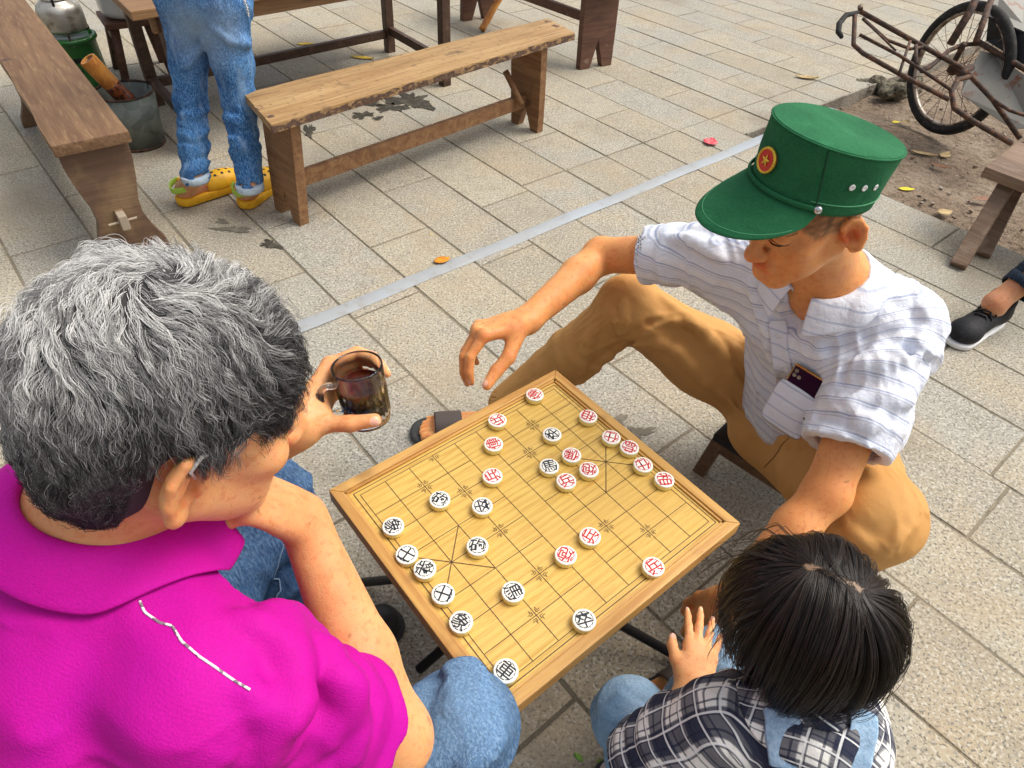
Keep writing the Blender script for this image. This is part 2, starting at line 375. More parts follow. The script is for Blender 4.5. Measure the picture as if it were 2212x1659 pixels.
# kerb stones round the pit
m_kerb = mat('kerb_stone', (.30, .27, .22), .9, .2, coord='world', layers=[dict(scale=7, lo=.4, hi=.6, col=(.20, .17, .13)), dict(scale=150, lo=.5, hi=.65, col=(.45, .42, .36), fac=.6)], bump=[dict(scale=60, st=.5, d=.003)])
for k in range(5):
    a = PR0+.006+k*.6; b = MB(); b.prism([RS(a, PS0+.001, -.15), RS(a+.593, PS0+.001, -.15), RS(a+.593, PS0+.012, -.15), RS(a, PS0+.012, -.15)], (0, 0, 1), .1535); b.build('kerb_stone', m_kerb, pav, bevel=.002)
# white strip stuck to the paving
m_strip = mat('white_strip_plastic', (.31, .325, .335), .6, .5, coord='world', layers=[dict(scale=6, detail=5, lo=.4, hi=.7, col=(.36, .37, .37), fac=.6), dict(scale=22, detail=6, lo=.5, hi=.68, col=(.27, .26, .235), fac=.7), dict(scale=1.6, lo=.45, hi=.6, col=(.36, .40, .44), fac=.6)], bump=[dict(scale=30, lo=.3, hi=.7, st=.25, d=.002)])
c0 = P(640, 710, 0); c1 = P(1690, 283, 0); dS = nrm(c1-c0); nS = V(-dS[1], dS[0], 0); c0 = c0-dS*.35; c1 = c1+dS*.5; b = MB()
prof = [(-.029, .0022), (-.026, .0034), (0., .0040), (.026, .0034), (.029, .0022)]; N_ = 36; vs = []; fs = []
for i in range(N_+1):
    c = lerp(c0, c1, i/N_)+nS*.0025*math.sin(i*.9)
    vs += [c+nS*a+V(0, 0, h) for a, h in prof]
for i in range(N_):
    for j in range(4): fs.append((i*5+j, (i+1)*5+j, (i+1)*5+j+1, i*5+j+1))
b.add(vs, fs); o = b.build('floor_strip', m_strip, None, smooth=True); tag(o, 'thin pale grey-white strip stuck straight across the paving', 'strip')
# stains with a shape of their own: dried spills under the bench
m_spill = mat('dried_spill', (.045, .04, .03), .75, .3, coord='world', layers=[dict(scale=25, lo=.45, hi=.65, col=(.10, .088, .066), fac=.7)])
m_spill2 = mat('faded_spill', (.15, .132, .10), .8, .3, coord='world', layers=[dict(scale=40, detail=5, lo=.45, hi=.65, col=(.22, .195, .15), fac=.8)])
def blob(c, pts, name, label, m=None):
    b = MB(); b.add([c]+pts, [(0, i+1, (i+1) % len(pts)+1) for i in range(len(pts))]); tag(b.build(name, m or m_spill), label, 'stain'); return b
def spill(px, py, w_, h_, seed, label, n=64, m=None):
    rr = random.Random(seed); c = P(px, py, .0024); pts = []
    ph = [rr.uniform(0, 6.3) for _ in range(4)]
    for i in range(n):
        a = 2*math.pi*i/n; q = 1+.28*math.sin(2*a+ph[0])+.22*math.sin(3*a+ph[1])+.20*math.sin(5*a+ph[2])+.16*math.sin(9*a+ph[3])+.10*math.sin(17*a+ph[0])+rr.uniform(-.14, .14)
        pts.append(P(px+w_*q*math.cos(a), py+h_*q*math.sin(a), .0024))
    blob(c, pts, 'spill_stain', label, m)
spill(888, 218, 38, 17, 1, 'largest dark spill stain on paving under the middle bench')
spill(845, 232, 26, 9, 4, 'flat dark spill beside the largest stain under the bench')
spill(790, 222, 40, 5, 6, 'long thin dark dribble of spill behind the bench stretcher')
spill(782, 248, 20, 7, 9, 'small ragged dark spill near the middle of the bench')
spill(668, 282, 9, 15, 3, 'narrow dark drip stain just right of the near bench leg')
spill(816, 255, 9, 4, 12, 'smallest dark spot below the other spills under the bench')
spill(505, 495, 30, 7, 21, 'long grimy smear on paving in front of the yellow clogs', m=m_spill2)
spill(480, 478, 12, 5, 23, 'small grimy spot just under the clogs', m=m_spill2)
spill(1330, 912, 24, 13, 27, 'dark round stain on paving between board and trousers', m=m_spill2)
spill(1378, 935, 30, 12, 29, 'wide brownish stain right of the round one beyond the board', m=m_spill2)
spill(585, 528, 20, 8, 15, 'faint black smear on paving below the yellow clogs')
# ------------------------------------------------------------------ fallen leaves
def leafmat(n, c, c2): return mat(n, c, .55, .4, layers=[dict(scale=60, detail=4, lo=.4, hi=.65, col=c2, fac=.8)])
LM_ = dict(yellow=leafmat('leaf_yellow', (.62, .42, .03), (.45, .26, .03)), orange=leafmat('leaf_orange', (.68, .27, .015), (.52, .18, .02)), red=leafmat('petal_red', (.62, .05, .07), (.78, .25, .25)), tan=leafmat('leaf_tan', (.50, .37, .17), (.34, .22, .10)), brown=leafmat('leaf_brown', (.26, .12, .06), (.17, .08, .045)), green=leafmat('leaf_green', (.10, .26, .03), (.25, .38, .06)), bright=leafmat('leaf_lemon', (.75, .62, .03), (.6, .45, .03)))
def leaf(px, py, L_, W_, ang, kind, label, curl=.18, z=.003, nm='fallen_leaf', cat='leaf', zb=0.0):
    c = P(px, py, zb); d = V(math.cos(ang), math.sin(ang), 0); t = V(-d[1], d[0], 0); vs = []; fs = []; nu, nv = 8, 5
    for i in range(nu):
        u = i/(nu-1); wd = W_*math.sin(math.pi*min(max(u, .03), .985)**.85)**.8
        for j in range(nv):
            v = j/(nv-1)*2-1; q = c+d*(u-.5)*L_+t*v*wd/2; hgt = z+curl*L_*(.55*(u-.5)**2*2+.25*v*v*(.4+u))+.0012*math.sin(9*u+v*3); vs.append(q+V(0, 0, hgt))
    for i in range(nu-1):
        for j in range(nv-1): fs.append((i*nv+j, (i+1)*nv+j, (i+1)*nv+j+1, i*nv+j+1))
    me = raw(vs, fs); o = link(nm, me, LM_[kind], smooth=True); sl = o.modifiers.new('s', 'SOLIDIFY'); sl.thickness = .0007; tag(o, label, cat, 'fallen leaves and petals'); return o
leaf(955, 566, .062, .040, .5, 'orange', 'round orange leaf lying at the edge of the white strip', .12, .009)
leaf(1534, 310, .075, .070, 1.1, 'red', 'red petal lying beside the white strip near the cap', .22, .008, 'fallen_petal', 'petal')
leaf(783, 126, .14, .045, -.15, 'yellow', 'yellow leaf on paving behind the middle bench', .1)
leaf(1742, 170, .13, .045, -.2, 'tan', 'curled tan leaf on the paving joint left of the rickshaw', .25)
leaf(1995, 335, .12, .035, -.4, 'tan', 'long tan leaf on the soil below the wheel', .15, .006, zb=-.05)
leaf(2040, 338, .09, .045, .7, 'tan', 'broad pale tan leaf on soil, right of the long one', .2, .006, zb=-.05)
leaf(1957, 411, .075, .032, .05, 'bright', 'bright lemon yellow leaf on soil behind the cap', .1, .006, zb=-.05)
leaf(1934, 266, .05, .03, .4, 'bright', 'small yellow leaf on soil near the kerb and wheel', .1, .006, zb=-.05)
leaf(1956, 266, .06, .045, .9, 'tan', 'pale cream leaf on soil beside the wheel rim', .15, .006, zb=-.05)
leaf(2030, 362, .10, .03, -.5, 'brown', 'thin brown leaf on soil under the two tan leaves', .15, .006, zb=-.05)
leaf(2125, 433, .12, .035, .1, 'brown', 'reddish brown leaf on soil beside the small stool', .15, .006, zb=-.05)
leaf(2040, 460, .075, .05, .3, 'tan', 'flat greyish leaf fragment on soil at the paving edge', .05, .006, zb=-.05)
leaf(932, 507, .008, .007, .3, 'bright', 'tiny yellow speck on the paving above the orange leaf', .05, .002, 'petal_speck', 'petal')
leaf(660, 96, .10, .04, .3, 'yellow', 'yellowed leaf in the shade under the table', .1)
leaf(1250, 1637, .022, .010, -.7, 'green', 'small green pod on paving left of the child', .1, .003, 'green_pod', 'pod')
leaf(1300, 1648, .020, .009, -.3, 'green', 'small green pod half under the child\'s knee', .1, .003, 'green_pod', 'pod')
# gravel and litter on the soil (uncountable)
b = MB()
for k in range(420):
    r = random.uniform(PR0, PR1-.6); s = random.uniform(PS0+.03, PS1-.5); q = RS(r, s, -.052); h = random.uniform(.003, .009)*(1.6 if k % 30 == 0 else 1); a = random.uniform(0, 3)
    b.box(q, (math.cos(a), math.sin(a), random.uniform(-.3, .3)), (-math.sin(a), math.cos(a), random.uniform(-.3, .3)), (0, 0, 1), h, h*.7, h*.45)
o = b.build('gravel', mat('gravel_bits', (.33, .29, .24), .9, layers=[dict(scale=25, detail=1, lo=.4, hi=.6, col=(.17, .11, .07))])); o['kind'] = 'stuff'; tag(o, 'scattered gravel and bark bits on the bare soil', 'gravel')
# ================================================================== game table
CELL = .049; UD = V(.74751959, .66423976, 0); VD = V(.66423976, -.74751959, 0); ASP = 1.016; BZ = .42
def BP(u, v, z=BZ): return UD*(u-4.5)*CELL + VD*(v-4)*CELL*ASP + V(0, 0, z)
GX = dict(rot=(0, 0, -math.atan2(UD[1], UD[0])))
def woodmat(name, c1, c2, c3, axis, sc=1., rough=.5, wear=None, coat=0, spec=.4):
    """grain runs along axis (world angle about Z, radians)"""
    r = (0, 0, -axis)
    ly = [dict(scale=(3*sc, 34*sc, 34*sc), rot=r, detail=6, nr=.6, dist=.6, lo=.35, hi=.68, col=c2), dict(scale=(5*sc, 130*sc, 130*sc), rot=r, detail=4, lo=.52, hi=.72, col=c3, fac=.7), dict(scale=5*sc, detail=3, lo=.4, hi=.7, col=c2, fac=.35)]
    if wear: ly += wear
    return mat(name, c1, rough, spec, layers=ly, coat=coat, bump=[dict(scale=(5*sc, 120*sc, 120*sc), rot=r, detail=4, st=.35, d=.0015)])
UA = math.atan2(UD[1], UD[0])
m_panel = mat('board_veneer', (.63, .42, .10), .45, .45, layers=[
    dict(kind='wave', dir='Y', scale=(3.2, 24, 10), rot=(0, 0, -UA), dist=5.5, detail=3, ds=1.1, lo=.35, hi=.9, col=(.52, .32, .06), fac=.7),
    dict(scale=(14, 240, 60), rot=(0, 0, -UA), detail=3, lo=.5, hi=.68, col=(.44, .215, .03), fac=.6),
    dict(kind='cell', scale=(4.2, 17, 3), rot=(0, 0, -UA), lo=0, hi=1, col=(.66, .44, .13), fac=.3), dict(scale=6, lo=.4, hi=.7, col=(.54, .31, .07), fac=.4), dict(scale=11, detail=8, nr=.7, lo=.58, hi=.74, col=(.38, .20, .05), fac=.55)],
    bump=[dict(scale=(14, 240, 60), rot=(0, 0, -UA), st=.2, d=.0008)])
def rimmat(n, ang): return mat(n, (.56, .32, .09), .45, .45, layers=[dict(scale=(4, 60, 60), rot=(0, 0, -ang), detail=5, lo=.4, hi=.68, col=(.42, .20, .05)), dict(scale=9, detail=6, lo=.55, hi=.72, col=(.17, .075, .025), fac=.65), dict(scale=2.5, lo=.45, hi=.7, col=(.66, .38, .12), fac=.5)], bump=[dict(scale=(6, 120, 120), rot=(0, 0, -ang), st=.25, d=.001)])
m_rimU = rimmat('rim_wood_long', UA); m_rimV = rimmat('rim_wood_cross', UA+math.pi/2)
m_ink = mat('grid_ink', (.075, .032, .012), .6); m_black = mat('black_painted_steel', (.012, .012, .014), .45)
board = empty('game_board', (0, 0, 0), 'varnished wooden board table with a raised rim and a drawn grid', 'board')
u0, u1, v0, v1 = -.80, 9.74, -.74, 8.74; rw = .37; RT = .4275; RB = .397
o = MB().prism([BP(u0+.1, v0+.1, .404), BP(u1-.1, v0+.1, .404), BP(u1-.1, v1-.1, .404), BP(u0+.1, v1-.1, .404)], (0, 0, 1), .016).build('panel', m_panel, board)
panel = o
for (q, m) in (([(u0, v0), (u1, v0), (u1-rw, v0+rw), (u0+rw, v0+rw)], m_rimU), ([(u1, v1), (u0, v1), (u0+rw, v1-rw), (u1-rw, v1-rw)], m_rimU), ([(u0, v1), (u0, v0), (u0+rw, v0+rw), (u0+rw, v1-rw)], m_rimV), ([(u1, v0), (u1, v1), (u1-rw, v1-rw), (u1-rw, v0+rw)], m_rimV)):
    MB().prism([BP(a, b_, RB) for a, b_ in q], (0, 0, 1), RT-RB).build('rim', m, board, bevel=.0022)
# inner moulding step
for (a0, b0, a1, b1) in ((u0+rw, v0+rw, u1-rw, v0+rw), (u0+rw, v1-rw, u1-rw, v1-rw), (u0+rw, v0+rw, u0+rw, v1-rw), (u1-rw, v0+rw, u1-rw, v1-rw)):
    a = BP(a0, b0, .4215); b_ = BP(a1, b1, .4215); cc = BP(4.5, 4, .4215); inn = V(*(nrm(cc-lerp(a, b_, .5)))); d = nrm(b_-a)
    MB().box(lerp(a, b_, .5)+inn*.0022, d, inn, (0, 0, 1), np.linalg.norm(b_-a)/2-.001, .0022, .0022).build('moulding', m_rimU if abs(d@UD) > .5 else m_rimV, board)
gl = MB(); LW = .00058
def gline(a, b_, w_=LW, z=.4203):
    a = BP(a[0], a[1], z); b_ = BP(b_[0], b_[1], z); d = nrm(b_-a); t = V(-d[1], d[0], 0)*w_; gl.add([a-t, b_-t, b_+t, a+t], [(0, 1, 2, 3)])
for v in range(9):
    if v in (0, 8): gline((0, v), (9, v))
    else: gline((0, v), (4, v), z=.4203); gline((5, v), (9, v))
for u in range(10): gline((u, 0), (u, 8), z=.42045)
e = .17
gline((-e, -e), (9+e, -e), LW*1.3); gline((-e, 8+e), (9+e, 8+e), LW*1.3); gline((-e, -e), (-e, 8+e), LW*1.3, .42045); gline((9+e, -e), (9+e, 8+e), LW*1.3, .42045)
for (a, b_) in (((0, 3), (2, 5)), ((0, 5), (2, 3)), ((7, 3), (9, 5)), ((7, 5), (9, 3))): gline(a, b_, LW*1.2, .4206)
for (u, v) in [(2, 1), (2, 7), (7, 1), (7, 7)]+[(q, w_) for q in (3, 6) for w_ in (0, 2, 4, 6, 8)]:
    for su in (-1, 1):
        for sv_ in (-1, 1):
            if v+sv_ < 0 or v+sv_ > 8: continue
            for g in (.075, .125): gline((u+su*g, v+sv_*g), (u+su*(g+.115), v+sv_*g), LW*.75, .4207); gline((u+su*g, v+sv_*g), (u+su*g, v+sv_*(g+.115)), LW*.75, .4208)
o = gl.build('grid_lines', m_ink, panel)
f1_ = P(905, 1446, .011); f3_ = f1_-VD*.24
for (q, t_) in ((f1_, .02), (f3_, -.02)):
    a_, b_ = q, V(-q[0], -q[1], q[2]); off = VD*t_
    MB().tube([a_, V(b_[0]*.8, b_[1]*.8, .392)+off], .010, 12).build('folding_leg', m_black, board, smooth=True)
    MB().tube([b_, V(a_[0]*.8, a_[1]*.8, .392)-off], .010, 12).build('folding_leg', m_black, board, smooth=True)
MB().tube([V(f1_[0]*.8, f1_[1]*.8, .386), V(f3_[0]*.8, f3_[1]*.8, .386)], .008, 10).build('cross_bar', m_black, board, smooth=True); MB().tube([V(-f1_[0]*.8, -f1_[1]*.8, .386), V(-f3_[0]*.8, -f3_[1]*.8, .386)], .008, 10).build('cross_bar', m_black, board, smooth=True)
# ------------------------------------------------------------------ playing pieces
m_pwhite = mat('piece_white', (.86, .84, .76), .32, .5, layers=[dict(scale=90, lo=.5, hi=.75, col=(.78, .74, .62), fac=.5)])
m_pyel = mat('piece_cream', (.80, .70, .26), .35, .5); m_pred = mat('piece_red_paint', (.50, .012, .018), .45); m_pblk = mat('piece_black_paint', (.012, .016, .024), .45)
PRAD, PH = .0176, .0125
body = MB().lathe((0, 0, 0), [(PRAD*.93, 0), (PRAD*.985, .0012), (PRAD, .003), (PRAD, PH-.0022)], 40).mesh('piece_body'); body.materials.append(m_pyel)
top = MB().lathe((0, 0, 0), [(PRAD, PH-.0022), (PRAD, PH-.0013), (PRAD*.975, PH-.0004), (PRAD*.94, PH)], 40).mesh('piece_top'); top.materials.append(m_pwhite)
for me in (body, top): me.polygons.foreach_set('use_smooth', np.ones(len(me.polygons), bool)); me.set_sharp_from_angle(angle=math.radians(35))
def ringmesh(mm, nseg):
    b = MB(); r0, r1 = PRAD*.70, PRAD*.78; M_ = 96
    for k in range(nseg):
        a0, a1 = 2*math.pi*(k+.07)/nseg, 2*math.pi*(k+.93)/nseg; n_ = M_//nseg; vs = []
        for i in range(n_+1):
            a = a0+(a1-a0)*i/n_; vs += [(r0*math.cos(a), r0*math.sin(a), PH+.00025), (r1*math.cos(a), r1*math.sin(a), PH+.00025)]
        b.add(vs, [(2*i, 2*i+1, 2*i+3, 2*i+2) for i in range(n_)])
    me = b.mesh('ring'); me.materials.append(mm); return me
RINGS = {'r': ringmesh(m_pred, 8), 'b': ringmesh(m_pblk, 12)}
GL = {}
def glyph(ch, mm):
    if (ch, mm.name) in GL: return GL[(ch, mm.name)]
    c = bpy.data.curves.new('glyph', 'FONT'); c.body = ch; c.size = .0205; c.align_x = 'CENTER'; c.align_y = 'CENTER'; c.offset = .00022; c.resolution_u = 3
    t = bpy.data.objects.new('glyph', c); COL.objects.link(t); dg = bpy.context.evaluated_depsgraph_get(); me = bpy.data.meshes.new_from_object(t.evaluated_get(dg)); bpy.data.objects.remove(t)
    co = coords(me); mn, mx = co.min(0), co.max(0); co = co-(mn+mx)/2; sc = 2*PRAD*.98/np.linalg.norm((mx-mn)[:2]); co[:, :2] *= sc; co[:, 2] = PH+.0003; me.vertices.foreach_set('co', co.ravel()); me.update(); me.materials.clear(); me.materials.append(mm); GL[(ch, mm.name)] = me; return me
K = 1080/1991
# crop x, y of the face centre, colour, character, turn of the character (degrees, 0 = top towards +Y), what singles it out
PIECES = [(990,122,'r','俥',150,'red chariot piece in the far corner, nearest the raised knee'), (818,240,'r','兵',215,'red soldier piece against the far-left rim'), (800,350,'r','俥',115,'red chariot piece directly in front of the far rim soldier'),
 (1237,222,'r','相',160,'red minister piece on the far edge, next to the corner'), (1070,305,'b','卒',140,'black soldier piece deepest in the red half'), (1343,318,'r','仕',165,'red adviser piece on the far edge, left of the general'),
 (1427,365,'r','帥',250,'red general piece at the middle of the far edge'), (1160,400,'r','傌',165,'red horse piece behind the black horse'), (1057,452,'b','馬',20,'black horse piece pressed among the red pieces'),
 (1240,468,'r','炮',175,'red cannon piece in the palace, in front of the general'), (1135,520,'r','兵',30,'red soldier piece touching the black horse and the cannon'), (1490,445,'r','仕',205,'red adviser piece on the far edge, right of the general'),
 (1588,513,'r','相',280,'red minister piece on the far edge, right of both advisers'), (795,497,'r','兵',120,'red soldier piece alone at the river, left of the middle'), (552,605,'b','砲',-20,'black cannon piece nearest the left corner of the board'),
 (748,635,'b','卒',-70,'black soldier piece facing the lone red soldier at the river'), (337,728,'b','象',-60,'black elephant piece against the left rim'), (400,858,'b','士',-25,'black adviser piece on the near edge, left of the general'),
 (483,925,'b','將',-15,'black general piece touching the left adviser'), (567,1040,'b','士',75,'black adviser piece on the near edge, right of the general'), (650,1170,'b','象',-40,'black elephant piece on the near edge beside the forearm'),
 (726,820,'b','砲',0,'black cannon piece alone in front of the black palace'), (890,1030,'b','馬',-60,'black horse piece right of the black palace'), (1245,775,'r','兵',60,'red soldier piece right of the middle of the board'),
 (1133,862,'r','炮',160,'red cannon piece diagonally in front of the middle soldier'), (1537,915,'r','兵',35,'red soldier piece at the right rim near the child'), (1218,1160,'b','卒',20,'black soldier piece at the right rim'),
 (857,1395,'b','車',-35,'black chariot piece in the near corner beside the jeans knee')]
for (cx, cy, col_, ch, ang, lab) in PIECES:
    q = P((800+cx*K)/1.15732, (920+cy*K)/1.15732, BZ+.0005+PH); e_ = empty('chess_piece', (q[0], q[1], BZ+.0012), lab, 'game piece', 'playing pieces on the board')
    e_.rotation_euler = (0, 0, math.radians(ang))
    def kid(nm, me, par):
        o = bpy.data.objects.new(nm, me); COL.objects.link(o); o.parent = par; return o
    kid('body', body, e_); t = kid('face', top, e_); kid('ring', RINGS[col_], t); kid('character', glyph(ch, m_pred if col_ == 'r' else m_pblk), t)
# ================================================================== benches, table and the things behind
def C1(x, y, z): return P(x*.3979/1.15732, y*.3979/1.15732, z)
def C2(x, y, z): return P((560+x*.4521)/1.15732, y*.4521/1.15732, z)
def C3(x, y, z): return P((1980+x*.4218)/1.15732, y*.4218/1.15732, z)
Z3 = V(0, 0, 1)
def plank(corners, t, name, m, parent, bevel=.004, wob=0, nseg=1):
    """corners: four top points in order; thickness t downwards"""
    a, b_, c, d = [np.asarray(q, float) for q in corners]; poly = []
    if nseg > 1:
        for i in range(nseg): poly.append(lerp(a, b_, i/nseg))
        poly.append(b_)
        for i in range(nseg): poly.append(lerp(c, d, i/nseg)+nrm(d-a)*(random.uniform(-wob, wob) if i else 0))
        poly.append(d)
    else: poly = [a, b_, c, d]
    return MB().prism(poly, (0, 0, -1), t).build(name, m, parent, bevel=bevel, auto=nseg > 1)
def outline(c, across, dirn, prof, t, name, m, parent, notch=None, lean=0, bevel=.003):
    """leg board: prof = [(z, half width)...] top to bottom; c at ground; thickness t along dirn; lean moves the foot outwards"""
    A_ = nrm(across); Dn = nrm(dirn); z0 = prof[0][0]; pl = []; pr = []
    for (z, h) in prof:
        q = np.asarray(c, float)+Z3*z+Dn*lean*(1-z/z0); pl.append(q-A_*h); pr.append(q+A_*h)
    bot = []
    if notch:
        nw, nh = notch; q0 = np.asarray(c, float)+Dn*lean; bot = [q0-A_*nw, q0+Z3*nh-Dn*lean*(nh/z0), q0+A_*nw]
    poly = pl+bot+pr[::-1]
    return MB().prism([q-Dn*t/2 for q in poly], Dn, t).build(name, m, parent, bevel=bevel)
knots = lambda: [dict(scale=7, detail=5, lo=.60, hi=.74, col=(.075, .045, .025), fac=.8), dict(scale=45, detail=5, lo=.55, hi=.72, col=(.11, .065, .035), fac=.55)]
# --- middle bench
a_, b_, c_, d_ = P(585, 269, .425), P(1242, 70, .425), P(1183, 39, .425), P(525, 201, .425)
dm = nrm(lerp(b_, c_, .5)-lerp(a_, d_, .5)); cm = V(-dm[1], dm[0], 0); am = math.atan2(dm[1], dm[0])
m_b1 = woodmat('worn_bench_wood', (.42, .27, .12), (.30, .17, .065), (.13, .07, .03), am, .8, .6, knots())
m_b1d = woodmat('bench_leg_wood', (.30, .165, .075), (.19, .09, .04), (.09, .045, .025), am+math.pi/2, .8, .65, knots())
m_edge = mat('dark_bench_edge', (.10, .055, .035), .7, layers=[dict(scale=(30, 30, 60), detail=5, lo=.5, hi=.62, col=(.36, .22, .10), fac=.8)], bump=[dict(scale=60, st=.6, d=.004)])
bench = empty('wooden_bench', tuple(lerp(a_, c_, .5)*V(1, 1, 0)), 'worn light brown wooden bench behind the game players', 'bench')
o = plank([a_, b_, c_, d_], .03, 'seat', m_b1, bench, .003, .006, 14)
nrmF = nrm(np.cross(b_-a_, Z3)); tp_ = [lerp(a_, b_, i/40)-Z3*(.002+abs(.006*math.sin(i*1.7)+.004*math.sin(i*.6+1))) for i in range(41)]
MB().prism([q-nrmF*.004 for q in tp_]+[b_-Z3*.0302-nrmF*.004, a_-Z3*.0302-nrmF*.004], nrmF, .0055).build('dark_edge', m_edge, o)
gn = lerp(lerp(a_, d_, .5), lerp(b_, c_, .5), .052)*V(1, 1, 0); gf = lerp(lerp(a_, d_, .5), lerp(b_, c_, .5), .865)*V(1, 1, 0)
prof = [(.394, .095), (.25, .094), (.12, .093), (.0, .088)]
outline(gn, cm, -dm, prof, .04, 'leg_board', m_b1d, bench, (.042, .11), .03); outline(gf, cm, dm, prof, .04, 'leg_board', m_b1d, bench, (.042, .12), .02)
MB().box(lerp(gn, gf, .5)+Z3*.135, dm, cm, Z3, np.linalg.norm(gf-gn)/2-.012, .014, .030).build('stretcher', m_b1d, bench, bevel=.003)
q0 = gf-dm*.02-cm*.06; MB().tube([gf-dm*.09+cm*.055+Z3*.27, gf-dm*.075-cm*.045+Z3*.145], .014, 10).build('brace', m_b1d, bench, smooth=True)
for (px, py) in ((560, 232), (582, 250), (1200, 56), (1184, 47)):
    q = P(px, py, .4253); MB().box(q, dm, cm, Z3, .011, .016, .0006).build('tenon_end', m_edge, bench)
# --- left bench
sR, sL = C1(805, 830, .43), C1(325, 915, .43); dl = V(-.64, .768, 0); cl = V(.768, .64, 0); cc = lerp(sR, sL, .5); al = math.atan2(dl[1], dl[0])
m_b2 = woodmat('brown_bench_wood', (.20, .115, .058), (.135, .07, .036), (.08, .045, .025), al, .9, .6, [dict(scale=(9, 70, 70), rot=(0, 0, -al), detail=7, nr=.7, lo=.5, hi=.70, col=(.36, .24, .12), fac=.5), dict(scale=9, detail=6, lo=.66, hi=.72, col=(.03, .025, .03), fac=.8)])
m_b2d = woodmat('brown_leg_wood', (.135, .08, .05), (.10, .056, .036), (.09, .05, .035), al+1.57, .9, .55, [dict(scale=6, lo=.5, hi=.7, col=(.30, .20, .10), fac=.5)])
bl = empty('wooden_bench', (cc[0], cc[1], 0), 'dark brown wooden bench running from the top left corner', 'bench')
seatL = [cc+cl*.108, cc+cl*.106+dl*1.7, cc-cl*.106+dl*1.7, cc-cl*.108]
plank(seatL, .036, 'seat', m_b2, bl, .004, .004, 10)
profL = [(.394, .100), (.33, .098), (.27, .088), (.20, .072), (.15, .070), (.09, .088), (.04, .112), (0, .118)]
outline(cc*V(1, 1, 0)+dl*.055, cl, -dl, profL, .034, 'leg_board', m_b2d, bl, (.03, .03), .02); outline(cc*V(1, 1, 0)+dl*1.32, cl, dl, profL, .034, 'leg_board', m_b2d, bl, (.03, .03), .02)
MB().box(cc*V(1, 1, 0)+dl*.68+Z3*.155, dl, cl, Z3, .665, .013, .026).build('stretcher', m_b2d, bl, bevel=.003)
m_ten = mat('pale_tenon', (.34, .28, .21), .7); tn = MB().box(cc*V(1, 1, 0)+dl*.012+Z3*.155, dl, cl, Z3, .04, .0125, .0245).build('tenon', m_ten, bl, bevel=.002)
MB().tube([cc*V(1, 1, 0)-dl*.012+cl*.042+Z3*.157, cc*V(1, 1, 0)-dl*.012-cl*.046+Z3*.155], .004, 8).build('wedge_pin', m_ten, tn)
# --- table behind
l1, l2 = C2(918, 285, 0), C2(1222, 470, 0); db = V(-.70, -.714, 0); ca = nrm(l2-l1); at_ = math.atan2(db[1], db[0])
m_t = woodmat('dark_table_wood', (.085, .045, .028), (.055, .028, .018), (.03, .016, .012), 1.2, .8, .5, [dict(scale=20, detail=5, lo=.55, hi=.7, col=(.15, .09, .06), fac=.5)])
m_tt = woodmat('table_top_wood', (.30, .17, .075), (.21, .11, .05), (.10, .05, .025), at_, .8, .5)
tb = empty('wooden_table', tuple(lerp(l1, l2, .5)), 'dark wooden table standing behind the middle bench', 'table')
wl = np.linalg.norm(l2-l1)
for q in (l1, l2, l1+db*1.36, l2+db*1.36): MB().prism([q+ca*(-.026)+db*(-.026)+Z3*.55, q+ca*.026-db*.026+Z3*.55, q+ca*.026+db*.026+Z3*.55, q-ca*.026+db*.026+Z3*.55], (0, 0, -1), .55).build('leg', m_t, tb, bevel=.004)
for (p0, p1, z) in ((l1, l1+db*1.36, .10), (l1, l2, .12), (l1+db*1.36, l2+db*1.36, .12)):
    dd = nrm(p1-p0); L_ = np.linalg.norm(p1-p0); MB().box(lerp(p0, p1, .5)+Z3*z, dd, np.cross(Z3, dd), Z3, L_/2-.026, .014, .021).build('rail', m_t, tb, bevel=.002)
for (p0, p1) in ((l2, l2+db*1.36), (l1, l1+db*1.36)):
    dd = nrm(p1-p0); L_ = np.linalg.norm(p1-p0); MB().box(lerp(p0, p1, .5)+Z3*.517, dd, np.cross(Z3, dd), Z3, L_/2+.05, .013, .032).build('apron', m_tt, tb, bevel=.002)
e0 = .10; plank([l1-ca*.34-db*e0+Z3*.585, l2+ca*.06-db*e0+Z3*.585, l2+ca*.06+db*1.48+Z3*.585, l1-ca*.34+db*1.48+Z3*.585], .033, 'table_top', m_tt, tb, .004)  # far overhang added to throw more shade beneath the table
# --- bench further off with a notched leg
f0, f1 = C2(1945, 380, 0), C2(2120, 350, 0); fd = nrm(V(-.70, .714, 0)); fc = nrm((f1-f0)*V(1, 1, 0)); fm = lerp(f0, f1, .5)
m_b3 = woodmat('red_brown_bench_wood', (.15, .075, .045), (.10, .045, .03), (.055, .028, .02), .7, .9, .55, [dict(scale=12, detail=5, lo=.62, hi=.72, col=(.36, .27, .2), fac=.4)])
bf = empty('wooden_bench', tuple(fm), 'red brown wooden bench at the top edge with a notched leg board', 'bench')
for k, s_ in ((0, -1), (1.05, 1)):
    outline(fm+fd*k, fc, fd*s_, [(.42, .118), (.2, .118), (0, .115)], .035, 'leg_board', m_b3, bf, (.045, .15), .015)
MB().box(fm+fd*.52+Z3*.24, fd, fc, Z3, .51, .014, .024).build('stretcher', m_b3, bf, bevel=.002)
plank([fm+fc*.13-fd*.12+Z3*.452, fm+fc*.13+fd*1.2+Z3*.452, fm-fc*.13+fd*1.2+Z3*.452, fm-fc*.13-fd*.12+Z3*.452], .034, 'seat', m_b3, bf, .004)
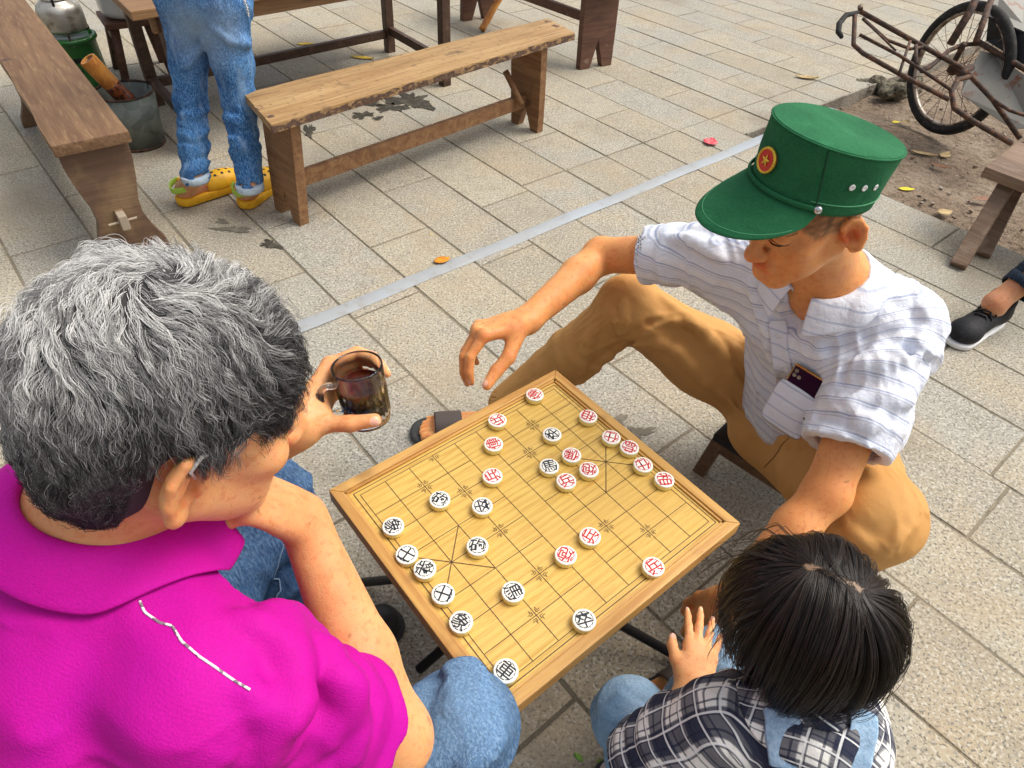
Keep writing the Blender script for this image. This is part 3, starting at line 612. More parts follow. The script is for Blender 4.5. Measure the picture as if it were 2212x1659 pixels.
# --- bamboo
m_bam = mat('bamboo', (.62, .26, .045), .35, .5, layers=[dict(scale=14, lo=.4, hi=.65, col=(.44, .15, .03)), dict(scale=(90, 90, 20), lo=.5, hi=.7, col=(.75, .40, .10), fac=.5)])
m_bamd = mat('bamboo_scorched', (.30, .07, .02), .35, .5, layers=[dict(scale=70, lo=.45, hi=.6, col=(.06, .02, .012))])
def bamboo(name, a, b_, r, nodes, label, cat, m=m_bam, split=None):
    e_ = empty(name, tuple(np.asarray(a)*V(1, 1, 0)), label, cat); a = np.asarray(a, float); b_ = np.asarray(b_, float)
    def seg(t0, t1, nm, mm, hollow=False):
        pts = []; rr = []; n = 24
        for i in range(n+1):
            t = t0+(t1-t0)*i/n; k = min(abs(t-q) for q in nodes); pts.append(lerp(a, b_, t)); rr.append(r*(1+.09*math.exp(-(k/.012)**2)))
        mb_ = MB().tube(pts, rr, 18, cap=not hollow)
        if hollow:
            ax = nrm(b_-a); q = lerp(a, b_, t1); mb_.lathe(q, [(r, 0), (r*.72, .0008), (r*.70, -.03), (0.0, -.031)], 18, axis=ax)
        mb_.build(nm, mm, e_, smooth=True)
    if split: seg(0, split, 'scorched_end', m_bamd); seg(split, 1, 'tube', m, True)
    else: seg(0, 1, 'tube', m)
    return e_
# --- bucket with pipe
bc = V(-1.755, 2.115, 0); m_galv = mat('galvanised_steel', (.115, .135, .122), .5, .5, .4, layers=[dict(kind='cell', scale=26, lo=0, hi=1, col=(.20, .225, .205), fac=.7), dict(scale=9, detail=5, lo=.55, hi=.7, col=(.12, .10, .08), fac=.6)], bump=[dict(scale=30, st=.2, d=.002)])
m_rust = mat('rusty_iron', (.055, .036, .028), .7, .4, .2, layers=[dict(scale=30, detail=6, lo=.45, hi=.62, col=(.135, .065, .036)), dict(scale=90, lo=.5, hi=.7, col=(.035, .025, .022), fac=.7)], bump=[dict(scale=90, st=.5, d=.002)])
bk = empty('steel_bucket', tuple(bc), 'grey galvanised steel bucket holding a bamboo pipe beside the left bench', 'bucket')
MB().lathe(bc, [(.098, .006), (.116, .225), (.1145, .225), (.0965, .009), (0, .009)], 40).build('shell', m_galv, bk, smooth=True)
MB().lathe(bc, [(.100, 0), (.1005, .012), (.094, .012), (.094, 0)], 40, closed=True).build('foot_ring', m_rust, bk, smooth=True)
MB().lathe(bc, [(.117, .221), (.1195, .225), (.117, .229), (.113, .228), (.113, .222)], 40, closed=True).build('rim', m_rust, bk, smooth=True)
for s_ in (-1, 1):
    q = bc+V(.62, .78, 0)*s_*.114; MB().tube([q+V(-.02, .016, .20), q+V(-.012, .012, .235), q+V(.012, -.008, .24), q+V(.02, -.016, .205)], .005, 8).build('lug', m_rust, bk, smooth=True)
bamboo('bamboo_pipe', bc+V(.05, .045, .05), bc+V(-.075, -.05, .36), .035, [.18, .44, .47], 'orange bamboo smoking pipe standing in the steel bucket', 'pipe', split=.66)
# --- stove and kettle
sc_ = V(-2.33, 2.76, 0); m_green = mat('green_enamel', (.018, .13, .022), .3, .5, layers=[dict(scale=40, detail=4, lo=.66, hi=.70, col=(.5, .5, .35)), dict(scale=8, lo=.5, hi=.7, col=(.01, .06, .012), fac=.6)], coat=.3)
m_alu = mat('aluminium', (.52, .50, .45), .42, .5, .75, layers=[dict(scale=14, detail=5, lo=.45, hi=.68, col=(.25, .22, .17)), dict(scale=60, lo=.5, hi=.7, col=(.62, .6, .55), fac=.5)])
sv_ = empty('stove', tuple(sc_), 'round green enamel stove under the aluminium kettle', 'stove')
drum = MB().lathe(sc_, [(.118, 0), (.122, .012), (.117, .03), (.112, .18), (.118, .20), (.124, .205), (.122, .218), (.105, .222), (.09, .205), (.0, .2)], 40).build('drum', m_green, sv_, smooth=True)
vd = nrm(V(-.05, -.68, 0)-sc_)
for k in range(3):
    a = math.atan2(vd[1], vd[0])+(-.5+k*.5); q = sc_+V(math.cos(a), math.sin(a), 0)*.1135+Z3*.13
    MB().box(q, (-math.sin(a), math.cos(a), 0), (math.cos(a), math.sin(a), 0), Z3, .018, .003, .010).build('vent', m_black, drum, bevel=.002)
    MB().lathe(q-Z3*.05, [(.0, .003), (.007, .003), (.007, -.003)], 14, axis=(math.cos(a), math.sin(a), 0)).build('vent', m_black, drum)
for k in range(3):
    a = 1.1+k*2.094; MB().box(sc_+V(math.cos(a), math.sin(a), 0)*.085+Z3*.23, (math.cos(a), math.sin(a), 0), (-math.sin(a), math.cos(a), 0), Z3, .03, .004, .012).build('pot_support', m_rust, sv_)
kt = empty('kettle', tuple(sc_+Z3*.242), 'dented aluminium kettle with a spout standing on the green stove', 'kettle'); kz = .243
MB().lathe(sc_+Z3*kz, [(.088, 0), (.096, .006), (.099, .02), (.099, .085), (.092, .105), (.075, .122), (.060, .128), (.058, .133)], 40).build('body', m_alu, kt, smooth=True)
MB().lathe(sc_+Z3*(kz+.133), [(.060, 0), (.058, .008), (.03, .02), (.012, .022), (.010, .03), (.014, .038), (0, .04)], 32).build('lid', m_alu, kt, smooth=True)
sdn = nrm(V(-.93, -.38, 0)); MB().tube([sc_+sdn*.085+Z3*(kz+.04), sc_+sdn*.125+Z3*(kz+.055), sc_+sdn*.15+Z3*(kz+.09), sc_+sdn*.17+Z3*(kz+.125)], [.026, .02, .014, .012], 16).build('spout', m_alu, kt, smooth=True)
pts = [sc_+V(.38, -.93, 0)*.075*math.cos(a)+Z3*(kz+.11+.12*math.sin(a)) for a in np.linspace(.0, math.pi, 12)]; MB().tube(pts, .006, 8).build('handle', m_black, kt, smooth=True)
# --- stool with enamel pot
q0 = V(-2.10, 2.93, 0); ts = empty('wooden_stool', tuple(q0), 'small dark wooden stool carrying a white enamel pot', 'stool'); x0 = V(.81, .59, 0); y0 = V(-.59, .81, 0)
MB().box(q0+Z3*.262, x0, y0, Z3, .125, .125, .013).build('seat', m_b3, ts, bevel=.004)
for i in (-1, 1):
    for j in (-1, 1): MB().tube([q0+x0*i*.085+y0*j*.085+Z3*.25, q0+x0*i*.115+y0*j*.115], [.022, .02], 8).build('leg', m_b3, ts, smooth=True)
    MB().box(q0+x0*i*.095+Z3*.20, y0, x0, Z3, .09, .009, .022).build('apron', m_b3, ts)
m_enam = mat('white_enamel', (.72, .74, .73), .2, .5, layers=[dict(scale=12, detail=4, lo=.6, hi=.72, col=(.4, .38, .33), fac=.5)], coat=.3)
q1 = q0+Z3*.2755; pt = empty('enamel_pot', tuple(q1), 'white enamel pot on the small dark stool', 'pot')
MB().lathe(q1, [(.085, 0), (.108, .014), (.118, .04), (.12, .11), (.128, .115), (.122, .118), (.114, .112), (.112, .03), (.0, .012)], 40).build('bowl', m_enam, pt, smooth=True)
MB().lathe(q1, [(.086, .001), (.087, -.0005), (.08, -.0005)], 40).build('dark_base', m_black, pt)
bamboo('bamboo_cane', C2(1425, 165, 0.015), C2(1425, 165, 0)+V(.26, .27, .42), .021, [.12, .38, .64, .9], 'yellow brown bamboo cane leaning at the top edge', 'cane')
# --- small bench at the right edge
s1, s2 = C3(1145, 985, .30), C3(1340, 835, .30); ea = V(.674, -.738, 0); eb = nrm(s2-s1); m_b4 = woodmat('greyish_stool_wood', (.25, .165, .11), (.175, .11, .07), (.10, .06, .04), math.atan2(ea[1], ea[0]), .9, .65, [dict(scale=10, detail=5, lo=.55, hi=.7, col=(.36, .28, .21), fac=.5)])
sb = empty('low_bench', tuple(lerp(s1, s2, .5)*V(1, 1, 0)), 'small weathered low bench with splayed legs at the right edge', 'bench')
wS = np.linalg.norm(s2-s1); plank([s1, s1+ea*.55, s2+ea*.55, s2], .042, 'seat', m_b4, sb, .008, .003, 8)
for k, (t, fx) in enumerate(((.10, C3(965, 1600, .0)), (.45, None))):
    for j in (0, 1):
        top_ = s1+ea*(.085+k*.32)+eb*(wS*(.25+.5*j))-Z3*.042; foot = (C3(975, 1590, 0) if j == 0 else C3(1120, 1525, 0))+ea*.0 if k == 0 else top_*V(1, 1, 0)+ea*.12-eb*(.06 if j == 0 else -.06)
        dn = nrm(foot-top_); xx = nrm(np.cross(dn, ea)); yy = np.cross(dn, xx); MB().box(lerp(top_, foot, .5)+V(0, 0, .008), dn, xx, yy, np.linalg.norm(foot-top_)/2, .021, .028).build('leg', m_b4, sb, bevel=.004)
MB().box(s1+ea*.25+eb*wS*.5+Z3*.17, ea, eb, Z3, .2, .012, .022).build('stretcher', m_b4, sb, bevel=.003)
# --- cycle rickshaw
rk = empty('cycle_rickshaw', (2.1, 3.0, -.05), 'rusty cycle rickshaw with a spoked wheel parked on the soil', 'rickshaw')
we = V(math.cos(math.radians(108)), math.sin(math.radians(108)), 0); wn = V(-we[1], we[0], 0); wc = V(2.10, 3.0, .262); WR = .31
m_tyre = mat('tyre_rubber', (.018, .017, .016), .75, .3, layers=[dict(scale=30, lo=.5, hi=.7, col=(.07, .06, .05), fac=.6)]); m_chrome = mat('dull_steel', (.33, .28, .23), .4, .5, .7, layers=[dict(scale=30, detail=5, lo=.45, hi=.62, col=(.12, .07, .05))])
wh = link('wheel', MB().lathe(wc, [(.0, .035), (.022, .035), (.024, 0), (.022, -.035), (0, -.035)], 20, axis=wn).mesh(), m_rust, rk, True)
MB().lathe(wc, [(WR+.0*math.cos(a)-.024+.024*math.cos(a), .024*math.sin(a)) for a in np.linspace(0, 2*math.pi, 14)[:-1]], 72, axis=wn, closed=True).build('tyre', m_tyre, wh, smooth=True)
MB().lathe(wc, [(WR-.043, .014), (WR-.055, .010), (WR-.055, -.010), (WR-.043, -.014)], 72, axis=wn, closed=True).build('wheel_rim', m_chrome, wh, smooth=True)
for k in range(28):
    a = 2*math.pi*k/28; u_ = we*math.cos(a)+Z3*math.sin(a); t_ = -we*math.sin(a)+Z3*math.cos(a); s_ = 1 if k % 2 else -1
    MB().tube([wc+t_*.02*(1 if k % 4 < 2 else -1)+wn*.028*s_, wc+u_*(WR-.052)], .0016, 6).build('spoke', m_chrome, wh)
def rt(pts, r, nm='frame_tube', m=m_rust): return MB().tube(pts, r if hasattr(r, '__len__') else r*.74, 12).build(nm, m, rk, smooth=True)
E0 = C3(395, 62, .52); E1 = C3(1020, 410, .36); E2 = C3(1190, 590, .27); E3 = C3(1352, 822, .16)
rt([E0, lerp(E0, E1, .5), E1, E2, E3], .015)                                   # upper rail
G0 = C3(372, 90, .52); G1 = C3(365, 265, .44); G2 = C3(420, 315, .42); G3 = C3(660, 450, .36); G4 = C3(930, 590, .30)
rt([G0, G1, G2, G3, G4], .014); rt([C3(400, 205, .47), C3(640, 330, .42), C3(940, 530, .33)], .010)
rt([C3(420, 110, .50), C3(560, 235, .45), C3(700, 290, .42), C3(800, 275, .42)], .010); rt([C3(700, 245, .44), C3(660, 360, .40), C3(635, 440, .37)], .009); rt([C3(430, 120, .5), C3(615, 300, .43)], .006)
rt([C3(735, 270, .43), C3(735, 380, .40)], .011)
hk = [C3(385, 75, .525), C3(320, 90, .53), C3(280, 140, .51), C3(275, 190, .49), C3(295, 220, .48)]; rt(hk, [.009, .012, .013, .012, .009], 'grip', m_tyre)
rt([C3(405, 62, .53), C3(405, 35, .55)], .016, 'bell_post', m_chrome)
K0 = C3(1050, 455, .34); rt([K0, C3(985, 470, .335), C3(945, 540, .31), C3(960, 640, .27), C3(1060, 710, .23), C3(1300, 850, .14)], .016)
rt([C3(1190, 590, .27), C3(1290, 655, .26), C3(1400, 690, .25)], .010); rt([C3(1100, 260, .40), C3(1010, 265, .40), C3(930, 300, .39), C3(820, 395, .37), C3(770, 420, .37)], .014)
rt([C3(1000, 440, .35), C3(1060, 400, .36)], .024, 'lug', m_rust)
rt([C3(940, 260, .50), C3(1060, 60, .62), C3(1110, -60, .68)], .022, 'fork_blade'); rt([C3(1090, 250, .50), C3(1180, 0, .62)], .018, 'fork_blade'); rt([wc+wn*.05, C3(1020, 260, .42)], .018, 'axle_arm')
m_pan = mat('grey_panel_paint', (.24, .23, .20), .5, .5, layers=[dict(scale=14, detail=6, lo=.58, hi=.66, col=(.2, .08, .04)), dict(scale=5, lo=.4, hi=.7, col=(.19, .18, .155))])
pn = [C3(1120, 300, .40), C3(1200, 320, .39), C3(1400, 460, .36), C3(1420, 760, .20), C3(1300, 760, .18), C3(1000, 560, .24), C3(1020, 470, .29)]
MB().prism(pn, nrm(np.cross(pn[2]-pn[0], pn[5]-pn[0])), .004).build('side_panel', m_pan, rk)
rt([C3(1100, 245, .42), C3(1240, 330, .40), C3(1400, 420, .38)], .017); bx = [C3(1165, 110, .52), C3(1400, 200, .50), C3(1400, 400, .38), C3(1150, 240, .43)]; MB().prism(bx, (.5, .8, 0), .25).build('seat_box', m_black, rk)
MB().prism([C3(1190, -60, .62), C3(1420, -20, .60), C3(1410, 200, .50), C3(1165, 95, .53)], (.5, .8, 0), .03).build('seat_panel', m_pan, rk); rt([C3(1160, 85, .53), C3(1400, 190, .50)], .012)
# rubble heap by the kerb
m_rub = mat('mossy_rubble', (.15, .13, .09), .95, layers=[dict(scale=20, detail=5, lo=.45, hi=.65, col=(.05, .05, .03)), dict(scale=60, lo=.5, hi=.7, col=(.28, .25, .18))], bump=[dict(scale=30, detail=5, st=1, d=.01)])
sd_ = SDF(); rc = C3(570, 540, -.03)
for k in range(16): sd_.ell(rc+V(random.uniform(-.17, .17), random.uniform(-.09, .09), random.uniform(-.01, .05)), [random.uniform(.03, .07), random.uniform(.03, .06), random.uniform(.02, .05)], k=.01)
sd_.disp.append(lambda Q: .006*sn3(Q, 3, 6, 70)); o = link('rubble_heap', sd_.mesh(.008), m_rub); tag(o, 'small mossy heap of stone rubble against the kerb', 'rubble')
# ================================================================== people: shared builders
def skinmat(name, base, deep, pale):
    return mat(name, base, .46, .4, sss=.0045, rlayers=[dict(scale=70, detail=5, lo=.4, hi=.62, val=.62)], layers=[dict(scale=26, detail=7, nr=.65, lo=.40, hi=.68, col=deep, fac=.45), dict(scale=9, detail=4, lo=.42, hi=.66, col=pale, fac=.6), dict(scale=110, detail=4, lo=.52, hi=.7, col=(deep[0], deep[1]*.8, deep[2]*.8), fac=.45), dict(scale=300, detail=2, lo=.60, hi=.72, col=deep, fac=.5), dict(scale=60, detail=1, lo=.735, hi=.76, col=tuple(x*.5 for x in deep), fac=.5),
        dict(kind='attr', name='red', lo=0, hi=1, col=(deep[0]*1.05, deep[1]*.62, deep[2]*.6), fac=.8), dict(kind='attr', name='nail', lo=.3, hi=.6, col=(.80, .50, .40), fac=.8), dict(kind='attr', name='dark', lo=0, hi=1, col=(.035, .026, .022), fac=.92)],
        bump=[dict(scale=480, detail=3, lo=.3, hi=.7, st=.2, d=.0008), dict(kind='voronoi', scale=260, lo=.0, hi=.6, st=.12, d=.0006), dict(scale=(55, 55, 55), detail=6, lo=.3, hi=.7, st=.18, d=.0018)])
def hand(s, W, d, n, left=False, sc=1., curl=((20, 30, 20),)*4, spread=4, thumb=None, k=.006):
    """wrist W, direction d to the knuckles, back-of-hand normal n; returns nail spots"""
    d = nrm(d); n = nrm(np.asarray(n)-d*np.dot(n, d)); t = np.cross(n, d)*(-1 if left else 1); W = np.asarray(W, float); nails = []; kn = []
    s.cap(W, W+d*.03*sc, .026*sc, .030*sc, k=.02, flat=(n, .72))
    pm_ = W+d*.055*sc
    for i, (o, L_) in enumerate(((.028, .088), (.010, .092), (-.009, .088), (-.027, .078))):
        b = W+d*L_*sc+t*o*sc+n*.002*sc*(1-abs(o)*10); kn.append(b)
        s.cap(W+d*.022*sc+t*o*.62*sc, b, .0155*sc, .0118*sc, k=.014, flat=(n, .9))
    ln = ((.043, .026, .020), (.047, .029, .021), (.043, .027, .021), (.034, .021, .018))
    for i in range(4):
        a = math.radians(spread*(1.5-i)); dd = nrm(d*math.cos(a)+t*math.sin(a)); q = kn[i]; ang = 0; nn = n; r0 = (.0094, .0096, .0091, .0081)[i]*sc
        for j in range(3):
            ca = math.radians(curl[i][j]); dd, nn = dd*math.cos(ca)-nn*math.sin(ca), nn*math.cos(ca)+dd*math.sin(ca)
            e_ = q+dd*ln[i][j]*sc; r1 = r0*(.90, .88, .80)[j]; s.cap(q, e_, r0*(1.08 if j else 1), r1, k=k if j == 0 else .003)
            if j and sc > .9: tt_ = np.cross(dd, nn); [s.cap(q+nn*r0*1.06+dd*w_*sc-tt_*.005*sc, q+nn*r0*1.06+dd*w_*sc+tt_*.005*sc, .0011*sc, k=.0015, op='s') for w_ in (-.003, 0, .003)]
            q = e_; r0 = r1
        nails.append((q+nn*r0*.75-dd*.003*sc, r0*.95))
    if thumb is None: thumb = [W+d*.018*sc+t*.022*sc, W+d*.048*sc+t*.046*sc-n*.006*sc, W+d*.078*sc+t*.058*sc-n*.014*sc, W+d*.10*sc+t*.060*sc-n*.022*sc]
    rs = (.0165*sc, .0122*sc, .0112*sc, .0090*sc); thumb = [np.asarray(q, float) for q in thumb]
    for j in range(3): s.cap(thumb[j], thumb[j+1], rs[j], rs[j+1], k=.012 if j == 0 else .005)
    dt = nrm(thumb[3]-thumb[2]); nt_ = nrm(t*.2+n*.9-dt*np.dot(t*.2+n*.9, dt)); nails.append((thumb[3]+nt_*.0075*sc-dt*.002*sc, .0095*sc)); return nails, kn
def headsdf(s, H, r, F, U, sc=1., neck=None, nr=.052, face=True, ears=True, fat=1.):
    def L(x, y, z): return H+(r*x+F*y+U*z)*sc
    rot = (r, F, U)
    s.ell(L(0, -.008, .028), (.0755*sc, .0965*sc, .088*sc), rot, .02)
    s.ell(L(0, .035, -.030), (.060*sc*fat, .058*sc, .082*sc), rot, .03)
    for e_ in (-1, 1):
        s.cap(L(.055*e_*fat, .005, -.052), L(.022*e_, .072, -.098), .021*sc*fat, .018*sc, k=.02)
        s.ell(L(.046*e_, .064, -.022), (.024*sc, .024*sc, .020*sc), rot, .018); s.ell(L(.036*e_*fat, .055, -.062), (.026*sc, .028*sc, .028*sc), rot, .02)
    s.cap(L(-.012, .083, -.105), L(.012, .083, -.105), .0165*sc, k=.016)
    if face:
        s.cap(L(-.036, .086, .026), L(.036, .086, .026), .0115*sc, k=.016)
        for e_ in (-1, 1):
            s.ell(L(.031*e_, .096, .004), (.017*sc, .012*sc, .0095*sc), rot, .010, 's'); s.ell(L(.031*e_, .0855, .004), (.0165*sc, .0115*sc, .0105*sc), rot, .004)
            s.cap(L(.018*e_, .0935, -.0035), L(.044*e_, .086, -.003), .0026*sc, k=.004)
            s.ell(L(.0135*e_, .1055, -.036), (.0095*sc, .011*sc, .0085*sc), rot, .005)
            s.ell(L(.0085*e_, .110, -.0445), (.0042*sc, .006*sc, .0028*sc), rot, .002, 's')
        s.cap(L(0, .091, .014), L(0, .115, -.030), .0085*sc, .0112*sc, k=.010); s.ell(L(0, .117, -.034), (.0125*sc, .0115*sc, .0105*sc), rot, .007)
        s.ell(L(0, .088, -.064), (.027*sc, .016*sc, .018*sc), rot, .010)
        s.cap(L(-.019, .0965, -.0655), L(0, .1055, -.0615), .0042*sc, .0062*sc, k=.005); s.cap(L(.019, .0965, -.0655), L(0, .1055, -.0615), .0042*sc, .0062*sc, k=.005)
        s.cap(L(-.016, .0965, -.0735), L(.016, .0965, -.0735), .0062*sc, k=.006); s.cap(L(-.022, .099, -.0688), L(.022, .099, -.0688), .0013*sc, k=.003, op='s')
    if ears:
        for e_ in (-1, 1):
            X = nrm(r*e_*.9+F*.42+U*.05); Yv = nrm(F*.9-U*.25-r*e_*.42); Yv = nrm(Yv-X*np.dot(X, Yv)); Zv = np.cross(X, Yv)*(1 if np.dot(np.cross(X, Yv), U) > 0 else -1); c = L(.081*e_, -.008, -.016)
            s.ell(c, (.0085*sc, .0195*sc, .032*sc), (X, Yv, Zv), .006)
            rim = [c+(X*.006+Yv*a*.0185+Zv*b*.0315)*sc for a, b in [(.75, .25), (.62, .78), (0, 1.02), (-.72, .75), (-1.0, .1), (-.72, -.5), (-.15, -.95)]]
            s.chain(rim, [.0036*sc, .004*sc, .0045*sc, .0045*sc, .004*sc, .0045*sc, .007*sc], .0035)
            s.ell(c+(X*.0085+Yv*.003-Zv*.003)*sc, (.0095*sc, .0095*sc, .0165*sc), (X, Yv, Zv), .003, 's'); s.cap(c+(X*.0085-Yv*.010+Zv*.004)*sc, c+(X*.0085-Yv*.002+Zv*.024)*sc, .0032*sc, k=.003, op='s'); s.cap(c+(X*.006-Yv*.008+Zv*.010)*sc, c+(X*.006-Yv*.008-Zv*.014)*sc, .0030*sc, k=.003)
            s.ell(c+(X*.004+Yv*.004-Zv*.031)*sc, (.0055*sc, .0085*sc, .009*sc), (X, Yv, Zv), .005); s.ell(c+(X*.0055+Yv*.013-Zv*.006)*sc, (.004*sc, .004*sc, .006*sc), (X, Yv, Zv), .003)
    if neck is not None:
        s.cap(L(0, -.02, -.045), neck, nr*sc, nr*1.08*sc, k=.03)
    return L
def paintskin(me, nails=(), red=(), dark=None):
    co = coords(me); a = np.zeros(len(co), np.float32)
    for c, r_ in nails: a = np.maximum(a, ball(co, c, r_*1.25)*2)
    attr(me, 'nail', a); a = np.zeros(len(co), np.float32)
    for c, r_, st_ in red: a = np.maximum(a, ball(co, c, r_)*st_)
    attr(me, 'red', a); attr(me, 'dark', np.zeros(len(co)) if dark is None else dark(co))
def grad(s, Q, e=.003):
    g = np.stack([s.at(Q+np.eye(3)[i]*e)-s.at(Q-np.eye(3)[i]*e) for i in range(3)], 1); return g/(np.linalg.norm(g, axis=1, keepdims=True)+1e-9)
def drape(s, Q, off):
    Q = np.asarray(Q, float).reshape(-1, 3).copy()
    for i in range(6):
        d = s.at(Q); m = d < off
        if not m.any(): break
        Q[m] += grad(s, Q[m])*(off-d[m])[:, None]
    return Q
def sheet(grid, name, m, parent, t=.003, sub=1):
    """grid (nu,nv,3) -> thick cloth"""
    nu, nv = grid.shape[:2]; me = raw(grid.reshape(-1, 3), [(i*nv+j, (i+1)*nv+j, (i+1)*nv+j+1, i*nv+j+1) for i in range(nu-1) for j in range(nv-1)]); o = link(name, me, m, parent, True)
    md = o.modifiers.new('t', 'SOLIDIFY'); md.thickness = t; md.offset = 0
    if sub: md = o.modifiers.new('s', 'SUBSURF'); md.levels = sub; md.render_levels = sub
    return o
def resample(pts, n):
    pts = np.asarray(pts, float); L_ = np.r_[0, np.cumsum(np.linalg.norm(np.diff(pts, axis=0), axis=1))]; t = np.linspace(0, L_[-1], n); return np.stack([np.interp(t, L_, pts[:, i]) for i in range(3)], 1)
def surfline(s, pix, n, off=.001):
    """a line lying on a surface through the given picture points"""
    q = [s.trace(x, y) for x, y in pix]; q = [x for x in q if x is not None]
    if len(q) < 2: return None
    Q = resample(q, n); 
    for i in range(4):
        d = s.at(Q); Q = Q-grad(s, Q)*(d-off)[:, None]
    return Q
def foldnoise(axis, f, fa, amp, seed, cen=None, rad=None):
    """elongated folds: slow along axis, fast across"""
    ax = nrm(axis).astype(np.float32)
    def fn(Q):
        h = Q@ax; Qs = Q-h[:, None]*ax; v = sn3(Qs*f+h[:, None]*ax*fa, seed, 6, 1.0); v = amp*np.sign(v)*np.abs(v)**.8
        if cen is not None: v = v*np.clip(1.4-1.4*np.linalg.norm(Q-np.asarray(cen, np.float32), axis=1)/rad, 0, 1)
        return v.astype(np.float32)
    return fn
def crease(axis, f, fa, amp, seed, cen=None, rad=None, sharp=2.4):
    ax = nrm(axis).astype(np.float32)
    def fn(Q):
        h = Q@ax; Qs = Q-h[:, None]*ax; v = sn3(Qs*f+h[:, None]*ax*fa, seed, 5, 1.0); m_ = sn3(Q, seed+50, 4, 14); r_ = np.clip(1-np.abs(v)*sharp, 0, 1)**1.5*np.clip(.45+m_*1.3, 0, 1); o_ = -amp*r_
        if cen is not None: o_ = o_*np.clip(1.5-1.5*np.linalg.norm(Q-np.asarray(cen, np.float32), axis=1)/rad, 0, 1)
        return o_.astype(np.float32)
    return fn
def fib(n):
    i = np.arange(n)+.5; ph = np.arccos(1-2*i/n); th = math.pi*(1+5**.5)*i; return np.stack([np.cos(th)*np.sin(ph), np.sin(th)*np.sin(ph), np.cos(ph)], 1)
def ringfold(c, ax, lam, amp, lo, hi, seed, rad):
    c = np.asarray(c, np.float32); ax = nrm(ax).astype(np.float32)
    def fn(Q):
        q = Q-c; h = q@ax; d = np.linalg.norm(q-h[:, None]*ax, axis=1); w_ = np.clip((h-lo)/.04, 0, 1)*np.clip((hi-h)/.03, 0, 1)*np.clip((rad-d)/.03, 0, 1)
        ph = h*6.283/lam+5.5*sn3(Q, seed, 4, 13)+1.6*sn3(Q, seed+1, 4, 38); v = np.sin(ph)*(.35+.9*np.abs(sn3(Q, seed+2, 3, 18))); return (w_*amp*(np.abs(v)**1.4*np.sign(v))).astype(np.float32)
    return fn
def ridge(sd, pix, r_=.006, k=.02, sink=.35, n=8):
    Q = surfline(sd, pix, n, -r_*sink)
    if Q is not None:
        rr = [r_*(.35+.65*math.sin(math.pi*min(max(i/(n-1), .04), .96))) for i in range(n)]; sd.chain(list(Q), rr, k)
def groove(sd, pix, r_=.004, k=.012, n=8):
    Q = surfline(sd, pix, n, .0)
    if Q is not None: sd.chain(list(Q), [r_*(.3+.7*math.sin(math.pi*min(max(i/(n-1), .04), .96))) for i in range(n)], k, 's')
def cutfar(sd, c, n, cen, rad):
    c = np.asarray(c, np.float32); n = nrm(n).astype(np.float32); cen = np.asarray(cen, np.float32)
    sd.p.append(('s', .003, cen-rad, cen+rad, lambda Q: np.maximum(-((Q-c)@n), np.sqrt(((Q-cen)**2).sum(1))-rad)))
def collar(sd, C, ax, F_, r_, name, m, parent, gap=22, w0=.050, w1=.072, R0=.062, rise=.022, out=.052, ey=1.0, lift=.004, sub=1, t=.0032):
    ax = nrm(ax); F_ = nrm(F_-ax*np.dot(F_, ax)); rr = np.cross(F_, ax); nu, nv = 64, 10; G = np.zeros((nu, nv, 3))
    for i in range(nu):
        a = math.radians(gap+(360-2*gap)*i/(nu-1)); dr = F_*math.cos(a)*ey+rr*math.sin(a); fr = abs(i/(nu-1)-.5)*2; wd = lerp(w0, w1, fr**2)
        for j in range(nv):
            v = j/(nv-1)
            if v < .35: u_ = v/.35; q = C+dr*(R0+.004*u_)+ax*(rise*u_)
            else: u_ = (v-.35)/.65; q = C+dr*(R0+.006+out*u_**1.1*wd/w0)+ax*(rise+.004*math.sin(u_*3.14)-(wd*.82)*u_**1.3)
            G[i, j] = q
    G[:, 3:] = drape(sd, G[:, 3:].reshape(-1, 3), lift).reshape(nu, nv-3, 3)
    for _ in range(4): G[1:-1, 3:] = .5*G[1:-1, 3:]+.25*(G[2:, 3:]+G[:-2, 3:])
    G[:, 3:] = drape(sd, G[:, 3:].reshape(-1, 3), lift*.7).reshape(nu, nv-3, 3)
    return sheet(G, name, m, parent, t, sub)
def hairmat(name, dark, light, rough=.38, spec=.5):
    return mat(name, dark, rough, spec, layers=[dict(kind='attr', name='tone', lo=0, hi=1, col=light)])
# ================================================================== the man in the magenta polo shirt
man1 = empty('person', (-.52, -.50, 0), 'grey-haired person in a magenta polo shirt and jeans, chin on hand, holding a glass', 'person')
m_sk1 = skinmat('skin_light', (.72, .355, .15), (.58, .225, .08), (.78, .43, .20))
r1, F1, U1 = frame(V(.735, .535, -.42), Z3); ear = PD(402, 1046, .60); H1 = ear-(r1*.080-F1*.006-U1*.018)*1.03
Nb = V(-.44, -.325, .795); shR = V(-.305, -.452, .745); shL = V(-.515, -.185, .75); elR = P(846, 1582, .515); wrR = P(652, 1118, .70)
s = SDF(); Lh = headsdf(s, H1, r1, F1, U1, 1.03, Nb, .056, fat=1.06)
s.cap(Nb, V(-.48, -.43, .60), .065, .10, k=.03); s.cap(Nb, shR, .046, .043, k=.02); s.cap(Nb, shL, .046, .043, k=.02)
s.cap(shR, elR, .045, .042, k=.02); s.ell(elR+V(.012, -.01, -.006), (.036, .036, .036), k=.02)
fm_ = lerp(elR, wrR, .35); s.cap(elR, fm_, .040, .0405, k=.015); s.cap(fm_, wrR, .0405, .0265, k=.015)
dh = nrm(P(520, 1062, .775)-wrR); nails1, kn = hand(s, wrR, dh, nrm(V(.75, .35, -.35)), curl=((70, 80, 40),)*4, thumb=[wrR+dh*.02+V(-.005, -.01, .02), wrR+dh*.045+V(-.015, -.02, .04), wrR+dh*.06+V(-.025, -.028, .065), wrR+dh*.07+V(-.03, -.03, .085)])
